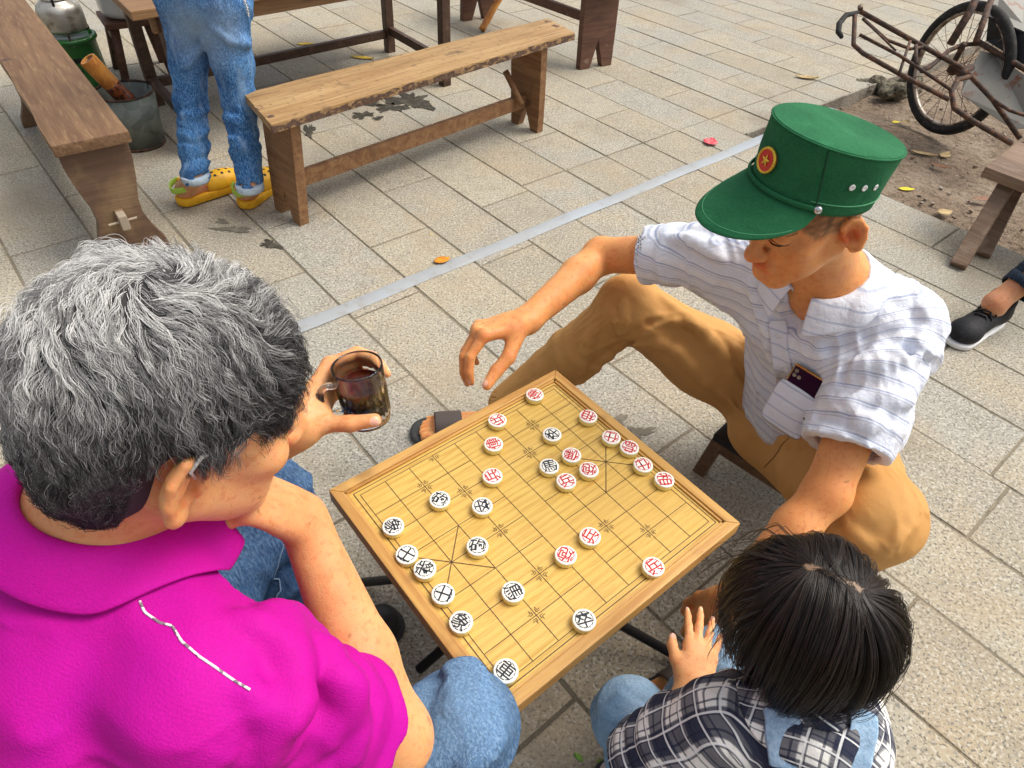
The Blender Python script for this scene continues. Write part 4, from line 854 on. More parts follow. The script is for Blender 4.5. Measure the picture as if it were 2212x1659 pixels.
Mc = V(-.257, -.030, .703); MUGR = .034
hd = nrm(V(.22, .95, .05)); hn = nrm(V(-.95, .22, .05)); wrL = Mc+hn*.056-hd*.070+V(0, 0, -.012); elL = V(-.56, -.16, .545)
s.cap(shL, elL, .045, .042, k=.02); s.cap(elL, lerp(elL, wrL, .35), .042, .041, k=.015); s.cap(lerp(elL, wrL, .35), wrL, .041, .029, k=.015)
th = [wrL+hd*.012+V(.022, -.004, .004), Mc+V(-.040, -.053, -.012), Mc+V(-.006, -.0535, -.008), Mc+V(.026, -.0475, -.004)]
n2, kn2 = hand(s, wrL, hd, hn, True, curl=((38, 55, 35), (38, 55, 35), (40, 55, 35), (44, 55, 35)), spread=2, thumb=th)
nails1 += n2; nails1[-1] = (Mc+V(.030, -.057, .002), .0095)
me = smooth(s.mesh(.0028, 'body'), 1, .4); paintskin(me, nails1, [(ear, .05, .55), (elR, .06, .4), (wrR, .06, .35), (kn2[0], .03, .4), (Lh(.03, .1, -.05), .06, .3)], dark=lambda co: .55*np.clip(1-np.abs((co-Lh(.06, .03, -.01))@U1)/.03, 0, 1)*ball(co, Lh(.07, .028, -.005), .05))
bodyo = link('body', me, m_sk1, man1); s1body = s
# ---- shirt
m_mag = mat('magenta_pique', (.49, .001, .275), .78, .25, sheen=.0, layers=[dict(scale=8, detail=3, lo=.4, hi=.7, col=(.46, .001, .31), fac=.7), dict(scale=600, detail=1, lo=.4, hi=.6, col=(.38, .001, .22), fac=.5)],
    bump=[dict(kind='wave', dir='Z', scale=(105, 105, 105), rot=(.5, -.35, 0), dist=.6, lo=0, hi=1, st=.09, d=.0006), dict(kind='voronoi', scale=420, lo=.1, hi=.7, st=.3, d=.0006), dict(scale=60, detail=3, lo=.3, hi=.7, st=.07, d=.002)])
t = SDF(); rotT = (r1, nrm(V(.80, .60, -.1)), nrm(V(.1, .06, 1)))
t.ell(V(-.462, -.398, .655), (.178, .108, .155), rotT, .05); t.ell(V(-.492, -.452, .50), (.170, .125, .20), rotT, .06); t.ell(V(-.515, -.50, .345), (.19, .165, .14), rotT, .06)
t.cap(Nb+V(-.005, -.005, -.02), shR, .064, .060, k=.035); t.cap(Nb+V(-.005, -.005, -.02), shL, .068, .066, k=.04); t.cap(V(-.43, -.39, .70), shR+V(-.045, .0, -.05), .055, .058, k=.03)
hemR = lerp(shR, elR, .80); t.cap(shR, lerp(shR, elR, .86), .068, .064, k=.03, flat=(nrm(np.cross(elR-shR, [0.2, .1, 1])), 1.1)); t.cap(shL, lerp(shL, elL, .75), .067, .064, k=.03)
axR = nrm(elR-shR); axL = nrm(elL-shL)

t.cap(Nb+V(0, 0, -.02), lerp(H1, Nb, .2), .060, .062, k=.006, op='s')
t.disp.append(ringfold(shR, axR, .052, .0042, -.03, .26, 5, .12)); t.disp.append(foldnoise(V(.7, -.5, .3), 24, 6, .0045, 8)); t.disp.append(crease(V(.5, .1, -.85), 60, 16, .005, 12, lerp(shR, elR, .55), .22)); t.disp.append(crease(V(.75, -.6, .2), 42, 10, .004, 14)); t.disp.append(foldnoise(V(.5, -.7, -.2), 45, 9, .0016, 18, shR, .3))
for pix in ([(545, 1345), (640, 1350), (690, 1400), (705, 1480)], [(620, 1365), (710, 1420), (730, 1500), (715, 1600)], [(700, 1440), (765, 1490), (770, 1560), (745, 1630)], [(540, 1490), (600, 1540), (600, 1640)], [(520, 1330), (590, 1380), (640, 1460), (640, 1560)]): ridge(t, pix, .0105, .02, .15)
t.cap(hemR-axR*.01, elR+axR*.1, .0535, .054, k=.003, op='s'); cutfar(t, hemR, axR+V(0.05, -.08, .10), hemR+axR*.21, .235); cutfar(t, lerp(shL, elL, .66), axL, lerp(shL, elL, .66)+axL*.2, .225); t.cap(lerp(shL, elL, .6), elL, .056, .056, k=.003, op='s')
me = smooth(t.mesh(.0036, 'shirt'), 1, .4); shirt1 = link('polo_shirt', me, m_mag, man1); t1 = t
collar(t1, Nb+V(.006, .004, .012), nrm(V(.30, .22, .93)), V(.8, .6, 0), r1, 'collar', m_mag, shirt1, 20, .044, .078, .064, .034, .036, lift=.008, t=.0045)
Q = surfline(t1, [(302, 1298), (312, 1322), (345, 1345), (372, 1352), (392, 1385), (430, 1418), (480, 1452), (540, 1490)], 40, .0005)
m_pip = mat('white_piping', (.78, .76, .74), .7, layers=[dict(scale=160, detail=1, lo=.5, hi=.56, col=(.10, .03, .07), fac=.8)])
if Q is not None: MB().tube(list(Q), .0011, 8).build('piping', m_pip, shirt1, smooth=True)
# ---- jeans
denim = lambda n, a, b_, c_, fade=(): mat(n, a, .82, .2, layers=[dict(scale=7, detail=4, lo=.38, hi=.66, col=b_), dict(scale=(300, 300, 70), rot=(.35, .3, .6), detail=3, lo=.44, hi=.60, col=c_, fac=.75 if a[0] < .15 else .5), dict(scale=(330, 330, 90), rot=(.35, .3, .6), loc=(5, 3, 1), detail=2, lo=.5, hi=.64, col=tuple(x*.35 for x in a), fac=.8 if a[0] < .15 else .22), dict(scale=16, detail=6, lo=.5, hi=.7, col=tuple(x*.6 for x in a), fac=.6)]+list(fade), bump=[dict(scale=(900, 900, 110), rot=(.5, .4, .8), detail=1, st=.35, d=.0006), dict(scale=50, detail=4, st=.25, d=.003)])
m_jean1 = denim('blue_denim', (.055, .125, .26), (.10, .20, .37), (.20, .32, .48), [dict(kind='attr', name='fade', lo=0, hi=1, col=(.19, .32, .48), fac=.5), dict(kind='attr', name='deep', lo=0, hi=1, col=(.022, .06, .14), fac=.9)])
hipR, hipL = V(-.475, -.555, .285), V(-.60, -.38, .285); knR = P(990, 1575, .405); knL = V(-.452, -.012, .415); akR = V(-.155, -.345, .10); akL = V(-.405, -.105, .085)
j = SDF(); j.ell(V(-.55, -.49, .28), (.19, .15, .10), rotT, .04); j.chain([hipR, lerp(hipR, knR, .5), knR], [.098, .085, .0685], .04); j.ell(knR+V(.012, .006, .008), (.066, .066, .062), k=.03); j.chain([knR, lerp(knR, akR, .4), akR], [.066, .064, .062], .02)
j.chain([hipL, lerp(hipL, knL, .5), knL], [.098, .084, .070], .04); j.chain([knL, lerp(knL, akL, .4), akL], [.068, .064, .066], .02); j.plane(V(0, 0, .055), (0, 0, -1))
j.cap(akR, akR-Z3*.1, .054, k=.003, op='s'); j.cap(akL, akL-Z3*.1, .058, k=.003, op='s')
j.disp += [crease(knR-hipR, 75, 14, .005, 41), crease(V(.3, -.2, 1), 80, 18, .005, 43, V(-.42, -.08, .25), .35), foldnoise(knR-hipR, 48, 8, .0028, 31), ringfold(knR, akR-knR, .05, .0045, -.12, .30, 35, .1), ringfold(knL, akL-knL, .06, .005, -.1, .33, 37, .12), foldnoise(V(.1, .05, 1), 60, 10, .003, 33, V(-.42, -.1, .25), .3)]
for pix in ([(880, 1480), (960, 1455), (1040, 1460)], [(1080, 1590), (1040, 1640), (1000, 1659)]): ridge(j, pix, .005, .02)
me = smooth(j.mesh(.0044, 'jeans'), 1, .4); co = coords(me); attr(me, 'fade', np.maximum(ball(co, knR+V(-.02, 0, .06), .16)*1.1, ball(co, knL+V(0, -.02, .06), .12)*.3)); attr(me, 'deep', np.clip(ball(co, V(-.40, -.10, .2), .42)*1.6, 0, 1)*.75); jeans1 = link('jeans', me, m_jean1, man1)  # deep: shade over the lap and left leg painted into the denim
Q = surfline(j, [(612, 1160), (600, 1220), (596, 1300), (600, 1380)], 20, .0006)
m_stitch = mat('stitching', (.30, .42, .58), .8, layers=[dict(kind='wave', scale=120, dir='Z', lo=.3, hi=.6, col=(.06, .12, .24))])
if Q is not None: MB().tube(list(Q), .0016, 6).build('seam', m_stitch, jeans1, smooth=True)
def shoe(name, heel, toe, m, parent, msole, w=.042, h=.07, sole=.018):
    heel = np.asarray(heel, float); toe = np.asarray(toe, float); d = nrm((toe-heel)*V(1, 1, 0)); z0 = min(heel[2], toe[2]); x = SDF()
    x.cap(heel+d*.035+Z3*(sole+h*.45), toe-d*.05+Z3*(sole+.018), w*.86, w*.9, k=.03, flat=(Z3, .9)); x.cap(heel+d*.035+Z3*(sole+h*.4), heel+d*.05+Z3*(sole+h), .036, .038, k=.02)
    x.plane(heel+Z3*sole, -Z3); o_ = link(name, x.mesh(.004), m, parent)
    y = SDF(); y.cap(heel+d*.04+Z3*sole*.5, toe-d*.045+Z3*sole*.5, w*.9, w*1.0, k=.01); y.plane(heel+Z3*sole*1.15, Z3); y.plane(heel+Z3*.001, -Z3); link('sole', y.mesh(.004), msole, o_); return o_
m_blkshoe = mat('black_shoe', (.014, .014, .016), .5, .4); m_dark = mat('dark_rubber', (.03, .03, .032), .7)
shoe('shoe', akL*V(1, 1, 0)-V(.04, .03, 0), akL*V(1, 1, 0)+V(.16, .10, 0), m_blkshoe, man1, m_dark); shoe('shoe', akR*V(1, 1, 0)-V(.05, .03, 0), akR*V(1, 1, 0)+V(.10, .075, 0), m_blkshoe, man1, m_dark)
# low stool he sits on
m_plast = mat('dark_plastic', (.03, .032, .035), .45); lo = empty('low_stool', (-.55, -.50, 0), 'low dark stool under the person in magenta', 'stool')
MB().box((-.55, -.50, .178), (.8, .6, 0), (-.6, .8, 0), Z3, .13, .15, .014).build('seat', m_plast, lo, bevel=.006)
for i in (-1, 1):
    for k_ in (-1, 1): MB().tube([V(-.55, -.50, .165)+V(.8, .6, 0)*.10*i+V(-.6, .8, 0)*.12*k_, V(-.55, -.50, 0)+V(.8, .6, 0)*.13*i+V(-.6, .8, 0)*.14*k_], .013, 10).build('leg', m_plast, lo, smooth=True)
# ---- hair
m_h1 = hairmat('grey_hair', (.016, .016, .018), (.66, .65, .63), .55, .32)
hb = SDF(); rot1 = (r1, F1, U1); hb.ell(Lh(0, -.010, .032), (.082, .103, .094), rot1, .02); hb.ell(Lh(0, -.045, -.03), (.068, .062, .075), rot1, .03)
cF = nrm(F1*.75-U1*.66); hb.plane(Lh(0, .062, .028), cF, .01); hb.plane(Lh(0, -.02, -.088), nrm(-U1*1+F1*.3), .01)
for e_ in (-1, 1): hb.ell(Lh(.085*e_, .0, -.026), (.03, .036, .050), rot1, .008, 's')
hb.disp.append(lambda Q: .004*sn3(Q, 21, 6, 60)-.002); me = hb.mesh(.0045); hcap = link('hair', me, mat('hair_base_dark', (.035, .034, .034), .8, layers=[dict(kind='attr', name='scalp', lo=.1, hi=.8, col=(.52, .30, .22))]), man1)
whorl = Lh(.012, -.030, .118); wh2 = Lh(-.04, .000, .118)
co = coords(me); attr(me, 'scalp', np.maximum(ball(co, whorl, .022)*.2, ball(co, wh2, .02)*.2))
def grow(root, nor, flow, n, seg, lift0, grav, wav, rng, ellc, ellr, ellrot, minoff):
    """root,nor (m,3); flow fn(P)->tangent"""
    m_ = len(root); Pn = np.zeros((m_, n, 3)); p = root.copy(); Pn[:, 0] = p; d = nor*lift0[:, None]+flow(p)*(1-lift0[:, None]); d /= np.linalg.norm(d, axis=1, keepdims=True); ph = rng.uniform(0, 6.28, (m_, 3)); Rm = np.array([nrm(x) for x in ellrot])
    for i in range(1, n):
        f_ = flow(p); d = d*.62+f_*.38+np.array([0, 0, -1.])*grav*(i/n); d += wav*np.sin(ph+i*1.15)*(.4+.6*i/n); d /= np.linalg.norm(d, axis=1, keepdims=True); p = p+d*seg[:, None]
        q = (p-ellc)@Rm.T; k0 = np.linalg.norm(q/(ellr+minoff*min(1, i/4)), axis=1); ins = k0 < 1; p[ins] = ellc+(q[ins]/k0[ins, None])@Rm
        Pn[:, i] = p
    return Pn
def clumped(root, nor, flow, n, length, lift, grav, wav, rng, ec, er, erot, minoff, nguide, tight, loose=.25, lw=.9):
    gi = rng.choice(len(root), nguide, replace=False); seg = length[gi]/(n-1); G = grow(root[gi], nor[gi], flow, n, seg, lift[gi], grav, wav, rng, ec, er, erot, minoff)
    near = np.zeros(len(root), int)
    for a in range(0, len(root), 2000): near[a:a+2000] = np.argmin(((root[a:a+2000, None]-root[gi][None])**2).sum(2), 1)
    Gs = G[near]; rel = root-Gs[:, 0]; tt = np.linspace(0, 1, n)[None, :, None]; sc = length/length[gi][near]
    Pn = root[:, None]+(Gs-Gs[:, :1])*(1+(sc-1)[:, None, None]*.5); Pn = Pn-rel[:, None]*(tight*tt**1.2)
    ph = rng.uniform(0, 6.28, (len(root), 1, 3)); amp = loose*length[:, None, None]*tt*(rng.random((len(root), 1, 1))**2); Pn = Pn+amp*np.sin(ph+tt*rng.uniform(3, 9, (len(root), 1, 1)))*.5
    stray = rng.random(len(root)) < (1-lw)
    Pn[stray] += (nor[stray][:, None]*.35+rng.normal(0, .25, (stray.sum(), 1, 3)))*length[stray][:, None, None]*tt**1.5
    return Pn, near
ec = Lh(0, -.008, .028); er = np.array([.0785, .0995, .091])*1.03
hco = coords(me); hnn = np.empty(len(hco)*3, np.float32); me.vertices.foreach_get('normal', hnn); hnn = hnn.reshape(-1, 3); ix = RNG.choice(len(hco), 46000); root = (hco[ix]+RNG.normal(0, .0022, (len(ix), 3))).astype(float); nor = hnn[ix].astype(float); root += nor*.0005
loc = (root-H1)@np.array([r1, F1, U1]).T/1.03; ok = ~((np.abs(loc[:, 0]) > .050) & (loc[:, 2] < .024) & (loc[:, 1] > -.040) & (loc[:, 1] < .045)) & ~(loc[:, 1] > .085); root, nor, loc = root[ok], nor[ok], loc[ok]; d3 = (loc-np.array([0, -.008, .028]))/np.array([.0785, .0995, .091])
tw = np.linalg.norm(root-whorl, axis=1); tw2 = np.linalg.norm(root-wh2, axis=1); keep = RNG.random(len(root)) < np.clip(np.minimum(tw/.03, tw2/.026), .95, 1); root, nor, d3 = root[keep], nor[keep], d3[keep]
def flow1(p):
    nn = (((p-ec)@np.array([r1, F1, U1]).T)/er**2)@np.array([r1, F1, U1]); nn /= np.linalg.norm(nn, axis=1, keepdims=True)
    a = p-whorl; wl_ = np.exp(-np.linalg.norm(a, axis=1)/.022)[:, None]; a = a-(a*nn).sum(1, keepdims=True)*nn; a /= np.linalg.norm(a, axis=1, keepdims=True)+1e-6; sw = np.cross(nn, a); dn = np.array([0, 0, -1.])-nn*(-nn[:, 2:3]); Q = p.astype(np.float32)
    nz = np.stack([sn3(Q, 40+i, 5, 55) for i in range(3)], 1); f_ = a*(.8-.5*wl_)+sw*(.45+1.2*wl_)+dn*.25+nz*1.5; f_ = f_-(f_*nn).sum(1, keepdims=True)*nn*.75; return f_/(np.linalg.norm(f_, axis=1, keepdims=True)+1e-6)
zz = d3[:, 2]; ln_ = np.interp(zz, [-1.6, -.9, -.3, .2, 1], [.012, .022, .034, .048, .056])*RNG.uniform(.7, 1.15, len(zz)); lift = np.interp(zz, [-1.6, -.3, .3, 1], [.34, .36, .46, .42])*RNG.uniform(.8, 1.2, len(zz))
Pn, near = clumped(root, nor, flow1, 12, ln_, lift, .34, .62, RNG, ec, er, rot1, .005, 4200, .45, .12, 1.0)
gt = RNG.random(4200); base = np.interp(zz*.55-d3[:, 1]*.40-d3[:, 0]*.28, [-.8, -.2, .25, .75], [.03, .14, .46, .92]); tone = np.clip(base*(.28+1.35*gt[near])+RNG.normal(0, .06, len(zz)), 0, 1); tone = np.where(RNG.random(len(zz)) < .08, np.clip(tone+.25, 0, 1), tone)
low = ((Pn-H1)@U1 < .035) & (np.arange(12)[None] > 0); Pn[low] = drape(hb, Pn[low], .0018)
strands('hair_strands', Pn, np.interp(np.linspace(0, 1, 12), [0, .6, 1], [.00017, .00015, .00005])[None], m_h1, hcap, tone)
MB().tube([Lh(.081, .022, .022), Lh(.087, .010, .024), Lh(.090, -.004, .018), Lh(.092, -.010, .006), Lh(.089, -.004, -.004)], [.0012, .0017, .0019, .0017, .0012], 8).build('hearing_aid_hook', mat('clear_grey_plastic', (.55, .52, .50), .3), man1, smooth=True)
# ------------------------------------------------------------------ glass mug of tea
m_glass = mat('clear_glass', (1, 1, 1), .02, .5, trans=1, ior=1.45); m_tea = mat('dark_tea', (.10, .013, .005), .03, .5, trans=.5, ior=1.33)
mug = empty('glass_mug', (Mc[0], Mc[1], Mc[2]-.052), 'clear glass mug of dark tea held in a raised hand', 'mug'); axm = nrm(V(-.10, .10, 1)); m0 = Mc-axm*.050; msc = .92
def ribbed(c, ax, prof, n, rib, amp):
    ax = nrm(ax); x_ = nrm(np.cross(ax, [0, 1, .1])); y_ = np.cross(ax, x_); vs = []; fs = []
    for (r_, h, w_) in prof:
        for i in range(n):
            a = 2*math.pi*i/n; q = r_*(1+w_*amp*abs(math.cos(a*rib/2))); vs.append(c+ax*h+q*(math.cos(a)*x_+math.sin(a)*y_))
    m_ = len(prof)
    for k_ in range(m_-1):
        for i in range(n): fs.append((k_*n+i, k_*n+(i+1) % n, (k_+1)*n+(i+1) % n, (k_+1)*n+i))
    fs += [tuple(range(n))[::-1], tuple(range((m_-1)*n, m_*n))]; return MB().add(vs, fs)
b = ribbed(m0, axm, [(.030, 0, 0), (.0335, .003, 0), (.0345, .010, .3), (.0352, .016, 1), (.0362, .066, 1), (.0368, .074, .2), (.0375, .101, 0), (.0372, .1035, 0), (.0355, .1035, 0), (.0352, .100, 0), (.0345, .074, 0), (.0325, .012, 0), (.029, .009, 0)], 96, 24, .03)
b.v = [tuple(m0+(np.array(q)-m0)*msc) for q in b.v]
b.build('glass_wall', m_glass, mug, smooth=True)
MB().lathe(m0, [(.0285*msc, .0095*msc), (.0318*msc, .0125*msc), (.0333*msc, .05*msc), (.0339*msc, .070*msc)], 64, axis=axm).build('tea', m_tea, mug, auto=True)
hdn = nrm(V(-.80, -.60, 0)); hp = [m0+(q_-m0)*msc for q_ in (m0+axm*.082+hdn*.0365, m0+axm*.088+hdn*.052, m0+axm*.080+hdn*.062, m0+axm*.058+hdn*.064, m0+axm*.038+hdn*.055, m0+axm*.028+hdn*.0365)]
MB().tube(resample(hp, 16), .0048, 12).build('handle', m_glass, mug, smooth=True)
# ================================================================== the man in the green cap
man2 = empty('person', (.62, .40, 0), 'person in a green cap, white striped shirt and tan trousers, seated at the far side', 'person')
m_sk2 = skinmat('skin_tan', (.74, .33, .115), (.56, .20, .065), (.80, .40, .16))
r2, F2, U2 = frame(V(-.80, -.46, -.37), Z3); HS = .905; ear2 = PD(1838, 503, 1.085); H2 = ear2+(r2*.080+F2*.006+U2*.016)*HS
Nb2 = V(.478, .312, .715); sR2 = V(.345, .445, .668); sL2 = V(.608, .272, .655); eR2 = P(1298, 552, .548); wR2 = P(1135, 694, .515); eL2 = V(.502, .052, .452); wL2 = V(.350, -.080, .305)
s = SDF(); L2 = headsdf(s, H2, r2, F2, U2, HS, Nb2, .055)
tor2 = nrm(V(-.7475, -.664, 0)); rt2 = V(-.664, .7475, 0)
s.cap(Nb2, V(.575, .365, .54), .06, .095, k=.03); s.cap(Nb2, sR2, .05, .048, k=.03); s.cap(Nb2, sL2, .05, .048, k=.03)
def arm(s, a, e, w_, ra=.045, re=.038, rm=.0375, rw=.0255):
    s.cap(a, e, ra, re, k=.02); s.ell(e, (re*.96,)*3, k=.015); f_ = lerp(e, w_, .32); s.cap(e, f_, re*.95, rm, k=.015); s.cap(f_, w_, rm, rw, k=.015)
arm(s, sR2, eR2, wR2, rw=.027); arm(s, sL2, eL2, wL2)
d_ = nrm(P(1022, 722, .512)-wR2); n_ = V(-.30, .28, .90); tq = np.cross(n_, d_); Wt = wR2
nl2, kn = hand(s, wR2, d_, n_, curl=((42, 34, 18), (46, 34, 18), (50, 34, 18), (54, 36, 18)), spread=5, sc=1.14,
    thumb=[wR2+d_*.020+nrm(tq)*.020, P(1098, 772, .490), P(1072, 802, .474), P(1052, 832, .462)])
nl2[-1] = (P(1046, 826, .468)+V(-.003, -.004, .004), .010)
hand(s, wL2, nrm(V(-.40, -.30, -.80)), nrm(V(-.75, -.3, .45)), True, curl=((30, 40, 20),)*4)
for a_, b_ in ((kn[0], .012), (kn[1], .012), (kn[2], .011), (kn[3], .010)): s.ell(np.asarray(a_)+nrm(n_)*.006, (b_*.8,)*3, k=.008)
for e_ in (-1, 1):
    s.cap(L2(.020*e_, .101, -.040), L2(.033*e_, .088, -.078), .0022, k=.007, op='s'); s.cap(L2(.050*e_, .084, .002), L2(.060*e_, .072, -.004), .0012, k=.003, op='s'); s.cap(L2(.050*e_, .084, .004), L2(.060*e_, .073, .006), .0012, k=.003, op='s')
for i in range(4): s.cap(lerp(wR2, kn[i], .35)+nrm(n_)*.013, np.asarray(kn[i])+nrm(n_)*.010, .0022, k=.006)
Uc = nrm(V(.085, -.01, .99)); Fc = V(-.88, -.32, -.36); Fc = nrm(Fc-Uc*np.dot(Fc, Uc)); rc_ = np.cross(Fc, Uc); C0 = PD(1753, 404, np.linalg.norm(H2-CAM)-.030)
def capcut(Q):
    q = Q-C0.astype(np.float32); h = q@Uc.astype(np.float32); e_ = np.sqrt(((q@Fc.astype(np.float32))/.0885)**2+((q@rc_.astype(np.float32))/.0745)**2); return np.maximum(-h, np.minimum((1-e_)*.08, .069-h)).astype(np.float32)
s.p.append(('s', .002, C0-.2, C0+.2, capcut))
me = smooth(s.mesh(.0028, 'body'), 1, .3)
def stub(co):
    q = (co-H2)@np.array([r2, F2, U2]).T/HS; a = np.clip((q[:, 2]-np.interp(q[:, 1], [-.1, -.03, .0, .05, .07], [-.09, -.055, -.02, -.010, .016]))/.016, 0, 1)*((np.abs(q[:, 0]) > .03) | (q[:, 1] < 0))*(q[:, 1] < .075)*(np.abs(q[:, 0]) < .0765); n0 = .75+.35*sn3(co, 5, 5, 300)
    br = np.exp(-(((q[:, 2]-.019)/.0045)**2))*(np.abs(np.abs(q[:, 0])-.032) < .019)*(q[:, 1] > .06)*1.0
    ey = np.exp(-((q[:, 2]+.0005-.02*(.03-np.abs(np.abs(q[:, 0])-.031)))/.0022)**2)*(np.abs(np.abs(q[:, 0])-.031) < .0165)*(q[:, 1] > .06)*1.0
    ms = .10*np.exp(-((q[:, 2]+.054)/.006)**2)*(np.abs(q[:, 0]) < .03)*(q[:, 1] > .07)
    return np.clip(np.maximum.reduce([a*n0*.85, br*(.7+.4*sn3(co, 9, 5, 400)), ey, ms]), 0, 1)
paintskin(me, nl2, [(ear2+F2*.004-r2*.002, .022, 1.9), (L2(0, .105, -.068), .026, 1.6), (L2(0, .12, -.035), .022, .6), (L2(-.05, .06, -.03), .04, .35), (kn[0], .03, .5), (kn[1], .03, .5), (eR2, .06, .35), (eL2, .07, .4)], stub)
bd2 = link('body', me, m_sk2, man2)
m_lash = mat('dark_lash', (.03, .018, .012), .7); m_lip = mat('lip_shadow', (.16, .035, .025), .6)
for e_ in (-1, 1): MB().tube([L2(.0165*e_, .0975, -.0015), L2(.026*e_, .0985, -.0035), L2(.036*e_, .0950, -.0035), L2(.046*e_, .0880, -.0008)], [.0006, .0013, .0013, .0006], 6).build('eyelashes', m_lash, bd2, smooth=True)
# ---- striped shirt
st = [dict(kind='wave', vattr='st', scale=11.6, dir='X', lo=.965, hi=.99, col=(.20, .27, .46), fac=.7), dict(kind='wave', vattr='st', scale=11.6, dir='X', phase=1.15, lo=.972, hi=.994, col=(.28, .35, .52), fac=.5), dict(kind='wave', vattr='st', scale=11.6, dir='X', phase=3.6, lo=.3, hi=.95, col=(.62, .70, .84), fac=.35),
      dict(kind='wave', vattr='st', scale=5.8, dir='X', phase=.5, lo=.8, hi=.99, col=(.84, .84, .86), fac=.7)]
m_str = mat('striped_cotton', (.76, .78, .84), .8, .2, layers=st+[dict(scale=300, detail=1, lo=.4, hi=.65, col=(.62, .65, .74), fac=.3)], bump=[dict(scale=55, detail=5, lo=.3, hi=.7, st=.35, d=.004), dict(scale=900, st=.2, d=.0004)])
t = SDF(); rotB = (rt2, nrm(tor2+V(0, 0, -.25)), nrm(V(-.18, -.12, 1)))
t.ell(V(.535, .345, .590), (.165, .118, .125), rotB, .05); t.ell(V(.600, .385, .465), (.170, .135, .15), rotB, .06); t.ell(V(.655, .425, .325), (.182, .150, .10), rotB, .05); t.cap(V(.60, .39, .44), V(.645, .415, .29), .14, .155, k=.05)
t.cap(Nb2+V(.005, .005, -.012), sR2, .062, .062, k=.04); t.cap(Nb2+V(.005, .005, -.012), sL2, .062, .064, k=.04); t.cap(V(.54, .34, .60), sL2+V(.02, .0, -.06), .08, .07, k=.05); t.cap(V(.54, .34, .60), sR2+V(.02, 0, -.05), .08, .06, k=.05)
hR = lerp(sR2, eR2, .60); hL = P(1834, 962, .515); xR = nrm(eR2-sR2); xL = nrm(eL2-sL2)
t.cap(sR2, lerp(sR2, eR2, .72), .063, .060, k=.03); t.cap(sL2, lerp(sL2, eL2, .93), .070, .074, k=.04, flat=(nrm(np.cross(xL, [1, 0, 0])), 1.12))

t.plane(V(.62, .40, .262), nrm(V(.12, .1, -1)), .006); t.cap(Nb2+V(-.004, -.004, -.02), lerp(H2, Nb2, .2), .058, .060, k=.006, op='s'); t.ell(Nb2+tor2*.075+V(0, 0, -.055), (.030, .045, .05), rotB, .008, 's')
t.disp += [crease(V(-.35, .3, .9), 60, 14, .0050, 65), crease(xL+V(.3, 0, .2), 60, 18, .0045, 67, sL2, .3), ringfold(sL2, xL, .06, .0042, -.04, .25, 61, .13), foldnoise(V(-.2, .3, 1), 26, 8, .0040, 62), ringfold(sR2, xR, .05, .003, 0, .2, 63, .1), foldnoise(V(.5, -.5, .6), 50, 12, .0022, 64, sL2, .3)]
for pix in ([(1790, 840), (1850, 790), (1930, 770), (1990, 780)], [(1760, 760), (1820, 700), (1900, 650)], [(1800, 900), (1870, 860), (1960, 870)], [(1700, 760), (1720, 850), (1760, 900)], [(1840, 700), (1880, 620), (1900, 540)], [(1830, 940), (1900, 900), (1990, 900)], [(1620, 620), (1660, 720), (1690, 820)], [(1790, 560), (1860, 600), (1940, 580)], [(1440, 510), (1500, 520), (1560, 560)]): ridge(t, pix, .0075, .018, .2)
groove(t, [(1990, 640), (1960, 760), (1990, 860)], .004, .014); groove(t, [(1800, 850), (1860, 740), (1985, 700)], .0035, .014)
cutfar(t, hR, xR, hR+xR*.20, .222); t.cap(hR-xR*.02, hR+xR*.1, .0535, k=.003, op='s'); cutfar(t, lerp(sL2, eL2, .74), xL+V(0, 0, .08), lerp(sL2, eL2, .74)+xL*.2, .225); t.cap(lerp(sL2, eL2, .68), eL2+xL*.1, .055, .056, k=.003, op='s')
me = smooth(t.mesh(.0036, 'shirt'), 1, .35); co = coords(me)
tt = (co-V(.6, .385, .4))@rotB[2]; dT = segd(co, V(.54, .34, .62), V(.66, .425, .30))-.13; dL = segd(co, sL2+xL*.06, eL2)-.068; dR = segd(co, sR2+xR*.05, eR2)-.06
wL_ = 1/(1+np.exp((dL-dT)/.012)); wR_ = 1/(1+np.exp((dR-dT)/.012)); tL = float((sL2-V(.6, .385, .4))@rotB[2]); val = tt*(1-wL_)+wL_*(tL-((co-sL2)@xL)); val = val+.002*sn3(co, 77, 4, 14)
vattr(me, 'st', np.stack([val, 0*val, 0*val], 1)); shirt2 = link('striped_shirt', me, m_str, man2); t2 = t
m_white = mat('pale_shirt_cotton', (.72, .74, .80), .8, .2, layers=[dict(kind='wave', scale=(0, 0, 12.5), dir='Z', lo=.93, hi=.98, col=(.30, .36, .52), fac=.55)], bump=[dict(scale=60, st=.3, d=.003)])
collar(t2, Nb2+V(-.008, -.008, .004), nrm(V(-.30, -.22, .93)), tor2, rt2, 'collar', m_white, shirt2, 17, .040, .066, .058, .022, .026, t=.0026)
# placket, pocket
Q = surfline(t2, [(1680, 690), (1686, 740), (1692, 800), (1694, 850)], 14, .0012)
if Q is not None:
    wv = nrm(np.cross(Q[-1]-Q[0], CAM-Q[6])); G = np.stack([Q-wv*.016, Q-wv*.005, Q+wv*.005, Q+wv*.016], 1); G = drape(t2, G.reshape(-1, 3), .0018).reshape(G.shape); pl_ = sheet(G, 'placket', m_white, shirt2, .0012, 1)
    for k_ in (2, 6, 10): q = drape(t2, Q[k_], .0035)[0]; MB().lathe(q, [(.0, .0012), (.0048, .0012), (.0052, 0), (0, -.001)], 16, axis=nrm(CAM-q)).build('button', mat('button_pearl', (.7, .7, .72), .25), pl_, smooth=True)
gn_ = nrm(tor2+V(.05, -.05, .30)); px_ = nrm(-rt2-gn_*np.dot(-rt2, gn_)); py_ = np.cross(gn_, px_); py_ = py_ if py_[2] > 0 else -py_
